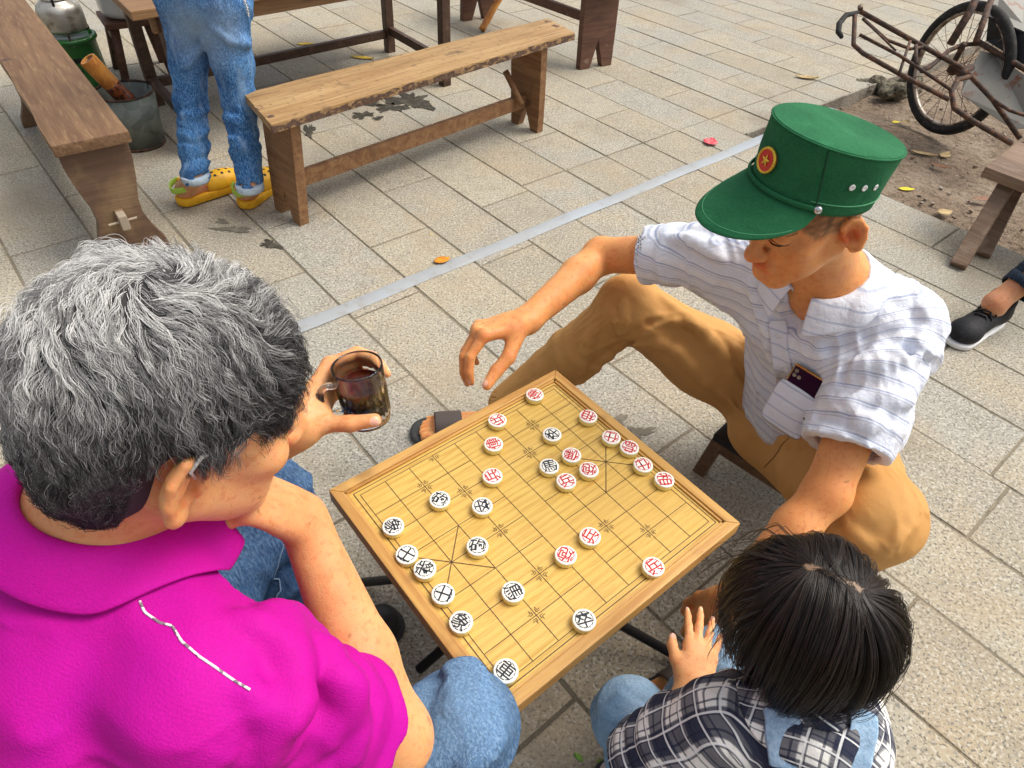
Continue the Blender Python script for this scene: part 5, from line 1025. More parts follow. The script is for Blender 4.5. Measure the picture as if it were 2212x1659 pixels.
pc = None; rr_ = ray(1757, 812)
for q_ in np.linspace(.8, 1.6, 400):
    if t2.at(CAM+rr_*q_)[0] < .006: pc = CAM+rr_*q_; break
if pc is not None:
    G = np.array([[pc+px_*a*.046+py_*b_+gn_*o_*(1-.25*a*a) for b_, o_ in ((-.028, .0110), (-.05, .0125), (-.085, .0130), (-.125, .004))] for a in (-1, -.5, 0, .5, 1)]); G = drape(t2, G.reshape(-1, 3), .003).reshape(G.shape); po_ = sheet(G, 'pocket', m_white, shirt2, .0014, 1)
    ph = empty('mobile_phone', tuple(pc), 'gold-edged black mobile phone in the shirt pocket', 'phone'); cph = pc+gn_*.004+py_*(-.036); gold = mat('gold_metal', (.70, .40, .10), .25, .5, .9); blk = mat('phone_glass', (.008, .008, .010), .08, .5, coat=.5)
    MB().box(cph, px_, py_, gn_, .0355, .042, .0046).build('frame', gold, ph, bevel=.0025, seg=3); MB().box(cph+gn_*.0042, px_, py_, gn_, .0335, .040, .0010).build('back_glass', blk, ph, bevel=.0005)
    cm_ = MB().box(cph+gn_*.0055-px_*.022+py_*.028, px_, py_, gn_, .010, .010, .0009).build('camera_bump', blk, ph, bevel=.0006)
    for a, b_ in ((-.0045, .0045), (.0045, -.0045), (-.0045, -.0045)): MB().lathe(cph+gn_*.0063+px_*(-.022+a)+py_*(.028+b_), [(0, .0006), (.0028, .0006), (.0034, .0012), (.0038, 0)], 16, axis=gn_).build('lens', m_chrome, cm_, smooth=True)
# ---- trousers
m_tan = mat('tan_cotton', (.60, .315, .10), .72, .3, layers=[dict(scale=6, detail=4, lo=.4, hi=.68, col=(.50, .25, .075), fac=.6), dict(scale=700, detail=1, lo=.4, hi=.6, col=(.50, .25, .07), fac=.35)], bump=[dict(scale=45, detail=5, st=.14, d=.003), dict(scale=900, st=.2, d=.0005)])
qR, qL = V(.605, .49, .235), V(.675, .365, .235); gR = P(1362, 662, .43); gL = V(.605, .052, .392); kR = V(-.055, .558, .10); kL = V(.43, -.06, .10)
j = SDF(); j.ell(V(.66, .435, .24), (.17, .13, .085), rotB, .04); j.cap(V(.555, .41, .225), V(.615, .31, .24), .088, .092, k=.05); j.chain([qR, lerp(qR, gR, .5)+V(0, 0, -.005), gR], [.094, .083, .069], .04); j.ell(gR+V(-.014, .0, .010), (.061, .061, .058), k=.03); j.chain([gR, lerp(gR, kR, .45), kR], [.063, .061, .057], .02)
j.chain([qL, lerp(qL, gL, .5)+V(-.015, .01, 0), gL], [.105, .108, .082], .04); j.ell(gL+V(.004, -.012, .012), (.070, .070, .064), k=.03); j.chain([gL, lerp(gL, kL, .45), kL], [.070, .066, .060], .02); j.plane(V(0, 0, .07), (0, 0, -1))
j.cap(kR, kR-Z3*.1, .053, k=.003, op='s'); j.cap(kL, kL-Z3*.1, .053, k=.003, op='s')
j.disp += [crease(gR-qR, 85, 10, .0042, 75, lerp(gR, qR, .45), .36), crease(gR-kR, 85, 16, .005, 76, lerp(gR, kR, .4), .3), crease(gL-qL, 80, 14, .005, 78, gL, .3), foldnoise(gR-qR, 60, 7, .0065, 71, lerp(gR, qR, .6), .33), ringfold(gR, kR-gR, .06, .0035, .0, .30, 73, .1), foldnoise(gL-qL, 60, 9, .003, 74, lerp(gL, qL, .5), .25)]
for pix in ([(1368, 735), (1420, 690), (1500, 690), (1560, 760)], [(1375, 745), (1440, 740), (1530, 830), (1620, 940)], [(1480, 640), (1560, 720), (1640, 850)], [(1530, 640), (1600, 730), (1650, 850)], [(1430, 640), (1520, 720), (1600, 830)], [(1345, 650), (1340, 720), (1350, 760)], [(1300, 660), (1270, 740), (1250, 820)], [(1350, 745), (1300, 790), (1240, 830)], [(1830, 1140), (1900, 1190), (1950, 1150)], [(1660, 940), (1720, 960), (1790, 950)]): ridge(j, pix, .0085, .016, .15)
for pix in ([(1362, 748), (1395, 700), (1470, 680)], [(1352, 750), (1335, 700), (1330, 650)], [(1500, 650), (1570, 740), (1640, 880)]): groove(j, pix, .006, .012)
me = smooth(j.mesh(.0038, 'trousers'), 1, .35); tro = link('trousers', me, m_tan, man2)
m_ts = mat('tan_seam', (.20, .10, .035), .8)
for pix in ([(1650, 1080), (1650, 1010), (1700, 950), (1745, 905)],):
    Q = surfline(j, pix, 20, .0004)
    if Q is not None: MB().tube(list(Q), .0011, 6).build('seam', m_ts, tro, smooth=True)
# ---- feet in sandals
m_sand = mat('sandal_rubber', (.035, .037, .035), .6, .4, layers=[dict(scale=30, lo=.5, hi=.7, col=(.09, .08, .07), fac=.6)]); m_strap = mat('sandal_strap', (.085, .065, .055), .65)
def sandal(an, toe, parent, msk):
    d = nrm((toe-an)*V(1, 1, 0)); n_ = V(-d[1], d[0], 0); heel = an*V(1, 1, 0)-d*.05; T = toe*V(1, 1, 0); x = SDF()
    x.cap(heel+d*.03+Z3*.045, T-d*.075+Z3*.04, .030, .036, k=.02, flat=(Z3, .62)); x.cap(heel+d*.03+Z3*.045, an+Z3*.03, .033, .036, k=.03)
    for i, o_ in enumerate((-.028, -.014, .0, .014, .029)):
        L_ = (.0, .012, .018, .020, .014)[i]; x.cap(T-d*.075+n_*o_+Z3*.036, T-d*(.028-L_)+n_*o_*1.12+Z3*.030, .0105 if i < 4 else .0125, .0085 if i < 4 else .0115, k=.006)
    f_ = link('foot', x.mesh(.003), msk, parent); so_ = SDF(); so_.cap(heel+d*.035+Z3*.012, T-d*.025+Z3*.012, .042, .050, k=.01); so_.plane(V(0, 0, .021), Z3); so_.plane(V(0, 0, .003), -Z3); sl = link('sandal', so_.mesh(.004), m_sand, parent)
    G = np.array([[T-d*(.115-u*.075)+n_*math.cos(a)*(.047)+Z3*(.022+.045*math.sin(a)) for a in np.linspace(0, math.pi, 14)] for u in (0, .5, 1)]); sheet(G, 'strap', m_strap, sl, .004, 1)
sandal(kR, P(905, 925, .03), man2, m_sk2); sandal(kL, kL+V(-.17, -.10, 0), man2, m_sk2)
# ---- cap
m_cap = mat('green_cotton', (.020, .128, .050), .85, .2, layers=[dict(scale=10, detail=6, lo=.4, hi=.66, col=(.012, .092, .038)), dict(scale=600, detail=1, lo=.4, hi=.6, col=(.03, .19, .08), fac=.4), dict(scale=25, lo=.6, hi=.75, col=(.035, .20, .085), fac=.4)], bump=[dict(scale=60, detail=3, st=.2, d=.003), dict(scale=1000, st=.25, d=.0004)])
def capP(th, h, k_=1., lift=0):
    """th from the front towards his left (degrees)"""
    a = math.radians(th); dr = Fc*math.cos(a); dl_ = -rc_*math.sin(a); top_ = .083+.008*math.cos(a); u = h; fl = 1.0+.045*u**1.3
    return C0+(dr*(.0925*fl*k_+lift)+dl_*(.0785*fl*k_+lift))+Uc*(top_*u)
n_t = 72; hs_ = [0, .06, .12, .3, .5, .7, .88, .965, 1.0]; vs = []; fs = []
for h in hs_:
    for i in range(n_t): vs.append(capP(360*i/n_t, h, (1 if h < .99 else .985)*(1+.010*math.sin(i*.55+h*5)*math.sin(h*3.1)+.006*math.sin(i*1.3+2-h*7)*math.sin(h*3.1)))+Uc*(0 if h < .99 else .0015))
for k_, kk in enumerate((.93, .8, .55, .25)):
    for i in range(n_t): vs.append(capP(360*i/n_t, 1.0, kk)+Uc*(.0025+.006*(1-kk)*math.sin(3*(1-kk)) - .003*math.cos(math.radians(2*360*i/n_t))*(kk > .5)*.4))
nr_ = len(hs_)+4
for k_ in range(nr_-1):
    for i in range(n_t): fs.append((k_*n_t+i, k_*n_t+(i+1) % n_t, (k_+1)*n_t+(i+1) % n_t, (k_+1)*n_t+i))
fs.append(tuple(range((nr_-1)*n_t, nr_*n_t)))
me = raw(vs, fs); bm = bmesh.new(); bm.from_mesh(me); bmesh.ops.recalc_face_normals(bm, faces=bm.faces); bm.to_mesh(me); bm.free(); capobj = link('cap', me, m_cap, man2, True)
me.set_sharp_from_angle(angle=math.radians(50)); md = capobj.modifiers.new('t', 'SOLIDIFY'); md.thickness = .0025; md.offset = -1
m_cst = mat('cap_stitch', (.008, .06, .025), .8); m_cst2 = mat('cap_thread', (.07, .30, .14), .8)
MB().tube([capP(360*i/72, .992, 1.0) for i in range(73)], .0016, 6, cap=False).build('top_seam', m_cap, capobj, smooth=True)
MB().tube([capP(a, .19, 1.0, .0006) for a in range(52, 309, 4)], .0010, 6).build('band_seam', m_cst2, capobj, smooth=True)
for a0, a1 in ((47, 60), (-47, -60)): MB().tube([capP(a0+(a1-a0)*(1-h), h, 1.0, .0008) for h in np.linspace(.02, .97, 14)], .0010, 6).build('side_seam', m_cst, capobj, smooth=True)
# visor
nu, nv = 41, 9; G = np.zeros((nu, nv, 3))
for i in range(nu):
    a = -64+128*i/(nu-1); c = math.cos(math.radians(a*1.30)); ext = .075*max(c, 0)**.62
    for jn in range(nv):
        v = jn/(nv-1); q = capP(a, .05, .99); dr = nrm((q-C0)-Uc*np.dot(q-C0, Uc)); fwd_ = nrm(dr*.35+Fc*.75); G[i, jn] = q+fwd_*ext*v-Uc*(ext*v*.72+.22*(abs(a)/64)**2*ext*v)
vz = sheet(G, 'visor', m_cap, capobj, .0035, 1)
MB().tube([G[i, 7]+Uc*.0022 for i in range(2, nu-2)], .0007, 6).build('visor_stitch', m_cst2, vz, smooth=True)
Gs = np.array([[capP(a, .06+.085*v, 1.0, .0035+.0015*math.sin(v*3.14)) for v in (0, .33, .66, 1)] for a in np.linspace(-62, 62, 40)]); sheet(Gs, 'chin_strap', m_cap, capobj, .003, 1)
m_steel = mat('bright_steel', (.62, .64, .66), .25, .5, .9)
for a in (60, -60): q = capP(a, .105, 1, .0055); MB().lathe(q, [(0, .003), (.0035, .0028), (.0055, .001), (.0058, -.003)], 18, axis=nrm(q-C0-Uc*np.dot(q-C0, Uc))).build('snap_button', m_steel, capobj, smooth=True)
m_ey = mat('white_eyelet', (.80, .80, .78), .35)
for sg_ in (1, -1):
    for a in (79, 91, 104):
        q = capP(a*sg_, .52, 1, .0006); ax_ = nrm(q-C0-Uc*np.dot(q-C0, Uc)); e_ = MB().lathe(q, [(.0019, .0004), (.0027, .0013), (.0040, .0010), (.0043, 0)], 18, axis=ax_).build('eyelet', m_ey, capobj, smooth=True); MB().lathe(q, [(0, .0003), (.002, .0003)], 12, axis=ax_).build('eyelet_hole', m_black, e_)
bq = capP(0, .47, 1, .002); ba = nrm(Fc+Uc*.05); bx_ = nrm(np.cross(Uc, ba)); bu = np.cross(ba, bx_); m_gold = mat('badge_gold', (.78, .50, .06), .3, .5, .7); m_bred = mat('badge_red', (.62, .02, .015), .3, coat=.4)
bd = MB().lathe(bq, [(0, .003), (.0142, .003), (.0152, .0012), (.0152, -.002)], 36, axis=ba).build('badge', m_bred, capobj, auto=True)
MB().lathe(bq, [(.0140, .003), (.0150, .0042), (.0172, .0034), (.0176, .0006), (.0140, .0006)], 40, axis=ba, closed=True).build('badge_rim', m_gold, bd, smooth=True)
stp = [bq+ba*.0042+(bx_*math.sin(k_*math.pi/5)+bu*math.cos(k_*math.pi/5))*(.0088 if k_ % 2 == 0 else .0036) for k_ in range(10)]; MB().add([bq+ba*.0058]+stp, [(0, k_+1, (k_+1) % 10+1) for k_ in range(10)]).build('badge_star', m_gold, bd)
for k_ in range(22): a = 2*math.pi*k_/22; MB().lathe(bq+(bx_*math.cos(a)+bu*math.sin(a))*.0158+ba*.0036, [(0, .001), (.0011, .0006), (.0014, -.0004)], 8, axis=ba).build('badge_bead', m_gold, bd)
# ---- low wooden stool
m_lw = woodmat('low_stool_wood', (.17, .095, .05), (.11, .06, .03), (.06, .03, .02), .9, 1, .55); ls = empty('low_stool', (.64, .44, 0), 'low wooden stool under the person in the green cap', 'stool'); sx, sy = nrm(V(.75, -.66, 0)), nrm(V(.66, .75, 0)); sc0 = V(.655, .435, 0)
MB().box(sc0+Z3*.142, sx, sy, Z3, .165, .12, .012).build('seat', m_black, ls, bevel=.004)
for i in (-1, 1):
    MB().box(sc0+sy*i*.108+Z3*.115, sx, sy, Z3, .155, .010, .016).build('rail', m_lw, ls, bevel=.002)
    for k_ in (-1, 1): MB().prism([sc0+sx*k_*.150+sy*i*.105+sx*a*.016+sy*b_*.014+Z3*.13 for a, b_ in ((-1, -1), (1, -1), (1, 1), (-1, 1))], nrm(sx*k_*.12+sy*i*.06-Z3), .131).build('leg', m_lw, ls, bevel=.002)
# ================================================================== the child by the board
kid = empty('person', (.33, -.36, 0), 'small child with a black bob in a checked shirt and denim overalls, seen from behind', 'person')
m_sk3 = skinmat('skin_child', (.74, .36, .155), (.60, .24, .095), (.80, .45, .22))
r3, F3, U3 = frame(V(-.74, .56, -.36), Z3); H3 = PD(1748, 1335, .885); HS3 = .765
nb3 = V(.332, -.348, .54); sA = P(1560, 1560, .485); sB = P(1822, 1572, .50); eA = P(1408, 1640, .345); wA = P(1496, 1490, .345)
s = SDF(); L3 = headsdf(s, H3, r3, F3, U3, HS3, nb3, .042, face=False)
s.cap(nb3-Z3*.045, V(.36, -.40, .40), .032, .07, k=.02); s.cap(nb3, sA, .035, .034, k=.02); s.cap(nb3, sB, .035, .034, k=.02); s.cap(sA, eA, .034, .030, k=.02); s.cap(eA, wA, .031, .022, k=.015)
dK = nrm(P(1520, 1375, .352)-wA); nl3, kn3 = hand(s, wA, dK, V(.05, -.25, .95), False, .72, curl=((6, 8, 5), (4, 8, 5), (4, 8, 5), (6, 10, 5)), spread=7)
eB = sB+V(.0, .07, -.15); s.cap(sB, eB, .034, .030, k=.02); s.cap(eB, eB+V(-.04, .09, -.08), .030, .022, k=.015); hand(s, eB+V(-.04, .09, -.08), V(-.35, .4, -.8), V(-.2, .8, .4), True, .72)
me = smooth(s.mesh(.0029, 'body'), 1, .35); paintskin(me, nl3, [(kn3[i], .02, .4) for i in range(4)]); link('body', me, m_sk3, kid)
# checked shirt
c1 = [dict(kind='wave', vattr='uv3', scale=5.2, dir='X', lo=.42, hi=.56, col=(.012, .017, .045), fac=.86), dict(kind='wave', vattr='uv3', scale=5.2, dir='Y', lo=.42, hi=.56, col=(.012, .017, .045), fac=.80),
      dict(kind='wave', vattr='uv3', scale=20.8, dir='X', lo=.90, hi=.95, col=(.02, .025, .05), fac=.75), dict(kind='wave', vattr='uv3', scale=20.8, dir='Y', lo=.90, hi=.95, col=(.02, .025, .05), fac=.75), dict(kind='wave', vattr='uv3', scale=10.4, dir='X', phase=1.2, lo=.975, hi=.99, col=(.8, .8, .78), fac=.8), dict(kind='wave', vattr='uv3', scale=10.4, dir='Y', phase=1.2, lo=.975, hi=.99, col=(.8, .8, .78), fac=.8)]
m_chk = mat('checked_cotton', (.80, .78, .73), .8, .2, layers=c1, bump=[dict(scale=60, detail=4, st=.35, d=.003), dict(scale=700, st=.3, d=.0005)])
t = SDF(); t.ell(V(.352, -.395, .455), (.105, .085, .10), (r3, nrm(F3*V(1, 1, 0)), Z3), .04); t.ell(V(.375, -.42, .33), (.105, .09, .12), (r3, nrm(F3*V(1, 1, 0)), Z3), .04); t.cap(nb3-Z3*.01, sA, .052, .05, k=.03); t.cap(nb3-Z3*.01, sB, .052, .05, k=.03)
xA = nrm(eA-sA); t.chain([sA, lerp(sA, eA, .5), eA, lerp(eA, wA, .30)], [.052, .056, .055, .045], .02); xw = nrm(wA-eA); cutfar(t, lerp(eA, wA, .24), xw, lerp(eA, wA, .24)+xw*.1, .115); t.cap(lerp(eA, wA, .15), wA, .036, .036, k=.003, op='s'); t.cap(sB, eB, .048, .044, k=.02)
t.disp += [crease(V(.3, .4, 1), 70, 18, .005, 94), foldnoise(V(.3, .4, 1), 40, 14, .005, 91), ringfold(eA, xA, .035, .0055, -.12, .05, 92, .09), foldnoise(V(1, .2, 0), 60, 20, .003, 93)]
me = smooth(t.mesh(.0034), 1, .35); co = coords(me); wv = 1/(1+np.exp((segd(co, sA+xA*.03, eA)-.05-(segd(co, V(.35, -.39, .5), V(.375, -.42, .3))-.09))/.012))
X0 = (co@r3)+.25*co[:, 2]; Y0 = co[:, 2]-.35*(co@nrm(F3*V(1, 1, 0))); X1 = (co-sA)@nrm(np.cross(xA, Z3))+float(sA@r3+.25*sA[2]); Y1 = float(sA[2]-.35*(sA@nrm(F3*V(1, 1, 0))))-((co-sA)@xA); ux = X0*(1-wv)+X1*wv+.004*sn3(co, 1, 4, 40); uy = Y0*(1-wv)+Y1*wv+.004*sn3(co, 2, 4, 40); vattr(me, 'uv3', np.stack([ux, uy, 0*ux], 1)); sh3 = link('checked_shirt', me, m_chk, kid); t3 = t
def collar_uv(o):
    me_ = o.data; co_ = coords(me_); vattr(me_, 'uv3', np.stack([co_@r3*1.0+co_[:, 1]*.7, co_@F3, 0*co_[:, 0]], 1))
collar_uv(collar(t3, nb3+V(0, 0, .012), nrm(V(-.1, .1, 1)), F3*V(1, 1, 0), r3, 'collar', m_chk, sh3, 25, .036, .05, .040, .022, .030, t=.002))
# overalls
m_ov = denim('light_denim', (.23, .38, .55), (.33, .48, .64), (.46, .60, .74), [dict(kind='attr', name='deep', lo=0, hi=1, col=(.13, .26, .42), fac=.8)])
gA = P(1368, 1560, .285); hA = V(.36, -.375, .16); hB = V(.43, -.33, .16); gB = V(.33, -.17, .26); j = SDF()
j.ell(V(.39, -.39, .19), (.105, .10, .10), k=.04); j.chain([hA, lerp(hA, gA, .5), gA], [.075, .066, .056], .03); j.ell(gA+V(-.006, .01, .006), (.052, .052, .050), k=.02); j.chain([gA, lerp(gA, V(.22, -.30, .07), .6), V(.215, -.30, .07)], [.052, .05, .052], .02); j.chain([hB, gB], [.07, .056], .03); j.chain([gB, gB+V(-.03, -.02, -.20)], [.05, .048], .02)
j.ell(V(.385, -.425, .33), (.112, .097, .15), (r3, nrm(F3*V(1, 1, 0)), Z3), .03); j.plane(V(.39, -.4, .43), nrm(V(.1, -.1, 1)), .004); j.plane(V(0, 0, .05), -Z3)
j.disp += [foldnoise(gA-hA, 60, 14, .003, 95), ringfold(gA, V(0, 0, -1), .04, .004, -.05, .25, 96, .1)]; groove(j, [(1345, 1490), (1400, 1520), (1450, 1560)], .003, .008); groove(j, [(1320, 1570), (1370, 1590), (1400, 1640)], .003, .008)
me = smooth(j.mesh(.004), 1, .35); co = coords(me); attr(me, 'deep', .6*np.clip(sn3(co, 4, 5, 30)*1.4, 0, 1)); ov = link('overalls', me, m_ov, kid)
for pa in ([(1690, 1530), (1690, 1580), (1700, 1659)], [(1850, 1530), (1845, 1590), (1830, 1659)]):
    Q = surfline(t3, pa, 12, .004)
    if Q is not None:
        wv_ = nrm(np.cross(Q[-1]-Q[0], CAM-Q[4])); G = np.stack([Q-wv_*.020, Q, Q+wv_*.020], 1); G = drape(t3, G.reshape(-1, 3), .005).reshape(G.shape); o = sheet(G, 'strap', m_ov, ov, .003, 1); attr(o.data, 'deep', np.zeros(len(o.data.vertices)))
shoe('shoe', V(.25, -.34, 0), V(.14, -.26, 0), mat('child_shoe', (.6, .58, .54), .6), kid, m_dark, .034, .05, .014); shoe('shoe', V(.36, -.24, 0), V(.25, -.15, 0), mat('child_shoe_b', (.6, .58, .54), .6), kid, m_dark, .034, .05, .014)
# round cream stool
m_crm = mat('cream_canvas', (.66, .60, .47), .85, layers=[dict(scale=300, lo=.4, hi=.6, col=(.55, .49, .37), fac=.5)], bump=[dict(scale=500, st=.3, d=.0008)]); cq = P(1935, 1640, .165)-AX*V(1, 1, 0)*.125; cq = V(cq[0], cq[1], 0)
cs = empty('low_stool', tuple(cq), 'round cream padded stool under the small child', 'stool'); sq = MB().lathe(cq, [(.105, .125), (.122, .130), (.127, .145), (.122, .160), (.105, .166), (0, .168)], 48).build('seat', m_crm, cs, smooth=True)
MB().lathe(cq, [(.1235+.0012*math.cos(a), .159+.0012*math.sin(a)) for a in np.linspace(0, 6.283, 7)[:-1]], 64, closed=True).build('stitched_edge', mat('seat_piping', (.42, .36, .26), .8), sq, smooth=True)
for k_ in range(4): a = .5+k_*math.pi/2; MB().tube([cq+V(math.cos(a)*.085, math.sin(a)*.085, .13), cq+V(math.cos(a)*.105, math.sin(a)*.105, 0)], .012, 10).build('leg', m_plast, cs, smooth=True)
# hair
m_h3 = mat('black_hair', (.006, .005, .005), .30, .5, layers=[dict(kind='attr', name='tone', lo=0, hi=1, col=(.06, .035, .022), fac=.6)]); rot3 = (r3, F3, U3)
ec3 = L3(0, -.008, .028); er3 = np.array([.0785, .0995, .091])*HS3*1.03; crown = np.array([-.02, -.60, .80]); crown /= np.linalg.norm(crown)
partA = ec3+(crown*er3)@np.array(rot3); pk = np.array([-.12, .05, 1.0]); pk /= np.linalg.norm(pk); partB = ec3+(pk*er3)@np.array(rot3)
hb = SDF(); hb.ell(ec3, tuple(er3-.0005), rot3, .02); hb.ell(L3(0, -.03, -.03), (.072*HS3, .076*HS3, .07*HS3), rot3, .03); hb.plane(L3(0, .066, .03), nrm(F3*.8-U3*.55), .01); hb.plane(L3(0, 0, -.085), -U3, .01)
me = hb.mesh(.0045); co = coords(me); seg_ = np.minimum(segd(co, partA, partB), 9); attr(me, 'scalp', np.clip(1.5-seg_/.0042, 0, 1)); hc3 = link('hair', me, mat('black_hair_base', (.006, .005, .005), .5, layers=[dict(kind='attr', name='scalp', lo=.1, hi=.7, col=(.22, .135, .08))]), kid)
d3 = fib(30000); d3 = d3[RNG.permutation(len(d3))]; x, y, z = d3.T; d3 = d3[z > np.where(y > .4, .15+(y-.4)*.4, np.interp(y, [-1, .4], [-.55, .0]))]
root = ec3+(d3*er3)@np.array(rot3); nor = (d3/er3)@np.array(rot3); nor /= np.linalg.norm(nor, axis=1, keepdims=True); sd0 = segd(root, partA, partB); kp = RNG.random(len(root)) < np.clip((sd0-.0010)/.0035, .0, 1); root, nor, d3, sd0 = root[kp], nor[kp], d3[kp], sd0[kp]
pab = partB-partA
def flow3(p):
    nn = (((p-ec3)@np.array(rot3).T)/er3**2)@np.array(rot3); nn /= np.linalg.norm(nn, axis=1, keepdims=True); t_ = np.clip(((p-partA)@pab)/(pab@pab), 0, .9); a = p-(partA+t_[:, None]*pab); a = a-(a*nn).sum(1, keepdims=True)*nn; a /= np.linalg.norm(a, axis=1, keepdims=True)+1e-6
    dn = np.array([0, 0, -1.])-nn*(-nn[:, 2:3]); sw = np.cross(nn, a); near_ = np.exp(-np.linalg.norm(p-partA, axis=1)/.03)[:, None]; f_ = a*.9+dn*.55+sw*.5*near_+.10*np.stack([sn3(p.astype(np.float32), 140+i, 5, 40) for i in range(3)], 1); f_ = f_-(f_*nn).sum(1, keepdims=True)*nn*.8; return f_/(np.linalg.norm(f_, axis=1, keepdims=True)+1e-6)
zl = (root[:, 2]-H3[2]); yl = d3[:, 1]
ang = np.arccos(np.clip(d3@crown, -1, 1)); tot = np.where(yl > .35, .20, .385)*HS3; ln_ = np.clip(tot-ang*.085, .045, .30)*RNG.uniform(.80, 1.10, len(root)); lift = np.full(len(root), .10)*RNG.uniform(.5, 1.5, len(root))
Pn, near = clumped(root, nor, flow3, 16, ln_, lift, .55, .05, RNG, ec3, er3, rot3, .010, 1600, .62, .045, 1.0)
q = Pn[:, :, :]; strands('hair_strands', Pn, np.interp(np.linspace(0, 1, 16), [0, .8, 1], [.00026, .00024, .00008])[None], m_h3, hc3, RNG.random(len(root)))
# ================================================================== people seen only in part
def PY(px, py, y):
    d = ray(px, py); return CAM+d*((y-CAM[1])/d[1])
k4 = empty('person', tuple(P(490, 440, 0)), 'standing person in blue jeans with turned-up hems and yellow clogs', 'person')
m_j4 = denim('bright_denim', (.030, .12, .33), (.07, .21, .46), (.17, .35, .60), [dict(kind='attr', name='fade', lo=0, hi=1, col=(.42, .52, .62), fac=.6), dict(scale=(30, 30, 8), detail=4, lo=.5, hi=.7, col=(.30, .44, .62), fac=.4)])
fA, fB = P(452, 428, 0), P(562, 432, 0); yA, yB = fA[1], fB[1]-.02
aA = P(424, 388, .125); aB = P(541, 408, .11); kA = PY(413, 225, yA+.03); kB = PY(520, 240, yB+.02); hA4 = PY(402, 20, yA+.06); hB4 = PY(478, 10, yB+.05); pv = (hA4+hB4)/2
j = SDF(); j.chain([aA, lerp(aA, kA, .5), kA, lerp(kA, hA4, .5), hA4], [.047, .048, .052, .064, .084], .02); j.chain([aB, lerp(aB, kB, .5), kB, lerp(kB, hB4, .5), hB4], [.046, .049, .054, .068, .086], .02); j.ell(pv+V(0, .01, .05), (.15, .115, .12), k=.05); j.cap(pv+V(0, .01, .05), pv+V(0, .01, .20), .125, .12, k=.04, flat=(V(0, 1, 0), .8))
cutfar(j, aA, -Z3, aA-Z3*.1, .13); cutfar(j, aB, -Z3, aB-Z3*.1, .13); j.cap(aA, aA-Z3*.1, .044, k=.003, op='s'); j.cap(aB, aB-Z3*.1, .043, k=.003, op='s')
j.disp += [ringfold(kA, aA-kA, .07, .0055, -.05, .30, 101, .1), ringfold(kB, aB-kB, .07, .0055, -.05, .34, 102, .1), foldnoise(Z3, 42, 9, .004, 103), crease(V(.3, .1, 1), 60, 22, .006, 105)]
for pix in ([(380, 240), (410, 250), (450, 235)], [(385, 290), (420, 300), (450, 280)], [(490, 250), (530, 270), (565, 250)], [(500, 300), (540, 320), (570, 300)], [(455, 70), (430, 110), (395, 150)], [(460, 60), (500, 90), (540, 95)]): ridge(j, pix, .006, .02)
me = smooth(j.mesh(.005), 1, .35); co = coords(me); attr(me, 'fade', np.maximum(ball(co, PY(410, 90, yA-.08), .17), ball(co, PY(480, 80, yB-.1), .15))); j4 = link('jeans', me, m_j4, k4)
m_cuff = denim('cuff_denim', (.42, .52, .60), (.50, .60, .68), (.60, .68, .74)); 
for a in (aA, aB): MB().lathe(a, [(.043, -.002), (.0490, -.003), (.0508, .003), (.0508, .020), (.048, .022)], 32).build('turned_up_hem', m_cuff, j4, smooth=True)
sh4 = MB().lathe(pv, [(.135, .13), (.14, .2), (.13, .42)], 24).build('shirt', mat('white_tee', (.7, .7, .7), .8), k4, smooth=True)
m_sk4 = skinmat('skin_ankle', (.68, .34, .19), (.56, .24, .12), (.75, .42, .24)); m_clog = mat('yellow_foam', (.86, .46, .02), .45, .4, layers=[dict(scale=40, lo=.5, hi=.7, col=(.66, .30, .01), fac=.6)]); m_lime = mat('lime_strap', (.42, .66, .08), .45)
def clog(heelpx, toepx, an, nm):
    h = P(*heelpx, 0); T = P(*toepx, 0); d = nrm(T-h); n_ = V(-d[1], d[0], 0); L_ = np.linalg.norm(T-h); x = SDF()
    x.cap(h+d*.042+Z3*.022, T-d*.052+Z3*.022, .042, .052, k=.01); x.plane(V(0, 0, .002), -Z3); x.plane(V(0, 0, .036), Z3, .004); sole = link('sole', x.mesh(.004), m_clog, nm)
    u = SDF(); u.ell(T-d*.085+Z3*.042, (.095, .052, .046), (d, n_, Z3), .01); u.cap(h+d*.04+Z3*.045, T-d*.06+Z3*.04, .030, .038, k=.004, op='s'); u.ell(h+d*.06+Z3*.075, (.07, .040, .05), (d, n_, Z3), .01, 's'); u.plane(V(0, 0, .034), -Z3); up_ = link('upper', u.mesh(.0035), m_clog, nm)
    for i in range(3):
        for k_ in (-1, 0, 1):
            q = T-d*(.045+.030*i)+n_*k_*.022+Z3*.2; q[2] = .042+.046*math.sqrt(max(0, 1-((.04-.030*i)/.095)**2-(k_*.022/.052)**2)); MB().lathe(q, [(0, .0012), (.0058, .0008), (.0062, -.003)], 12, axis=nrm(V(0, 0, 1)+n_*k_*.3+d*(.3-.2*i))).build('vent_hole', m_dark, up_)
    g = np.array([[h+d*.048+(-d*math.cos(a)*.052+n_*math.sin(a)*.047)+Z3*(.056+.024*v+.012*abs(math.sin(a))) for v in (0, .5, 1)] for a in np.linspace(-1.62, 1.62, 24)]); sheet(g, 'heel_strap', m_lime, nm, .007, 1)
    for s_ in (-1, 1): MB().lathe(h+d*.05+n_*s_*.046+Z3*.078, [(0, .006), (.009, .005), (.010, -.003)], 16, axis=n_*s_).build('rivet', m_clog, nm, smooth=True)
    f_ = SDF(); f_.cap(h+d*.045+Z3*.055, T-d*.08+Z3*.045, .030, .032, k=.02); f_.cap(h+d*.05+Z3*.06, an+Z3*.015, .032, .031, k=.03); return f_.mesh(.004)
link('foot', clog((385, 447), (520, 398), aA, k4), m_sk4, k4); link('foot', clog((525, 455), (600, 392), aB, k4), m_sk4, k4)
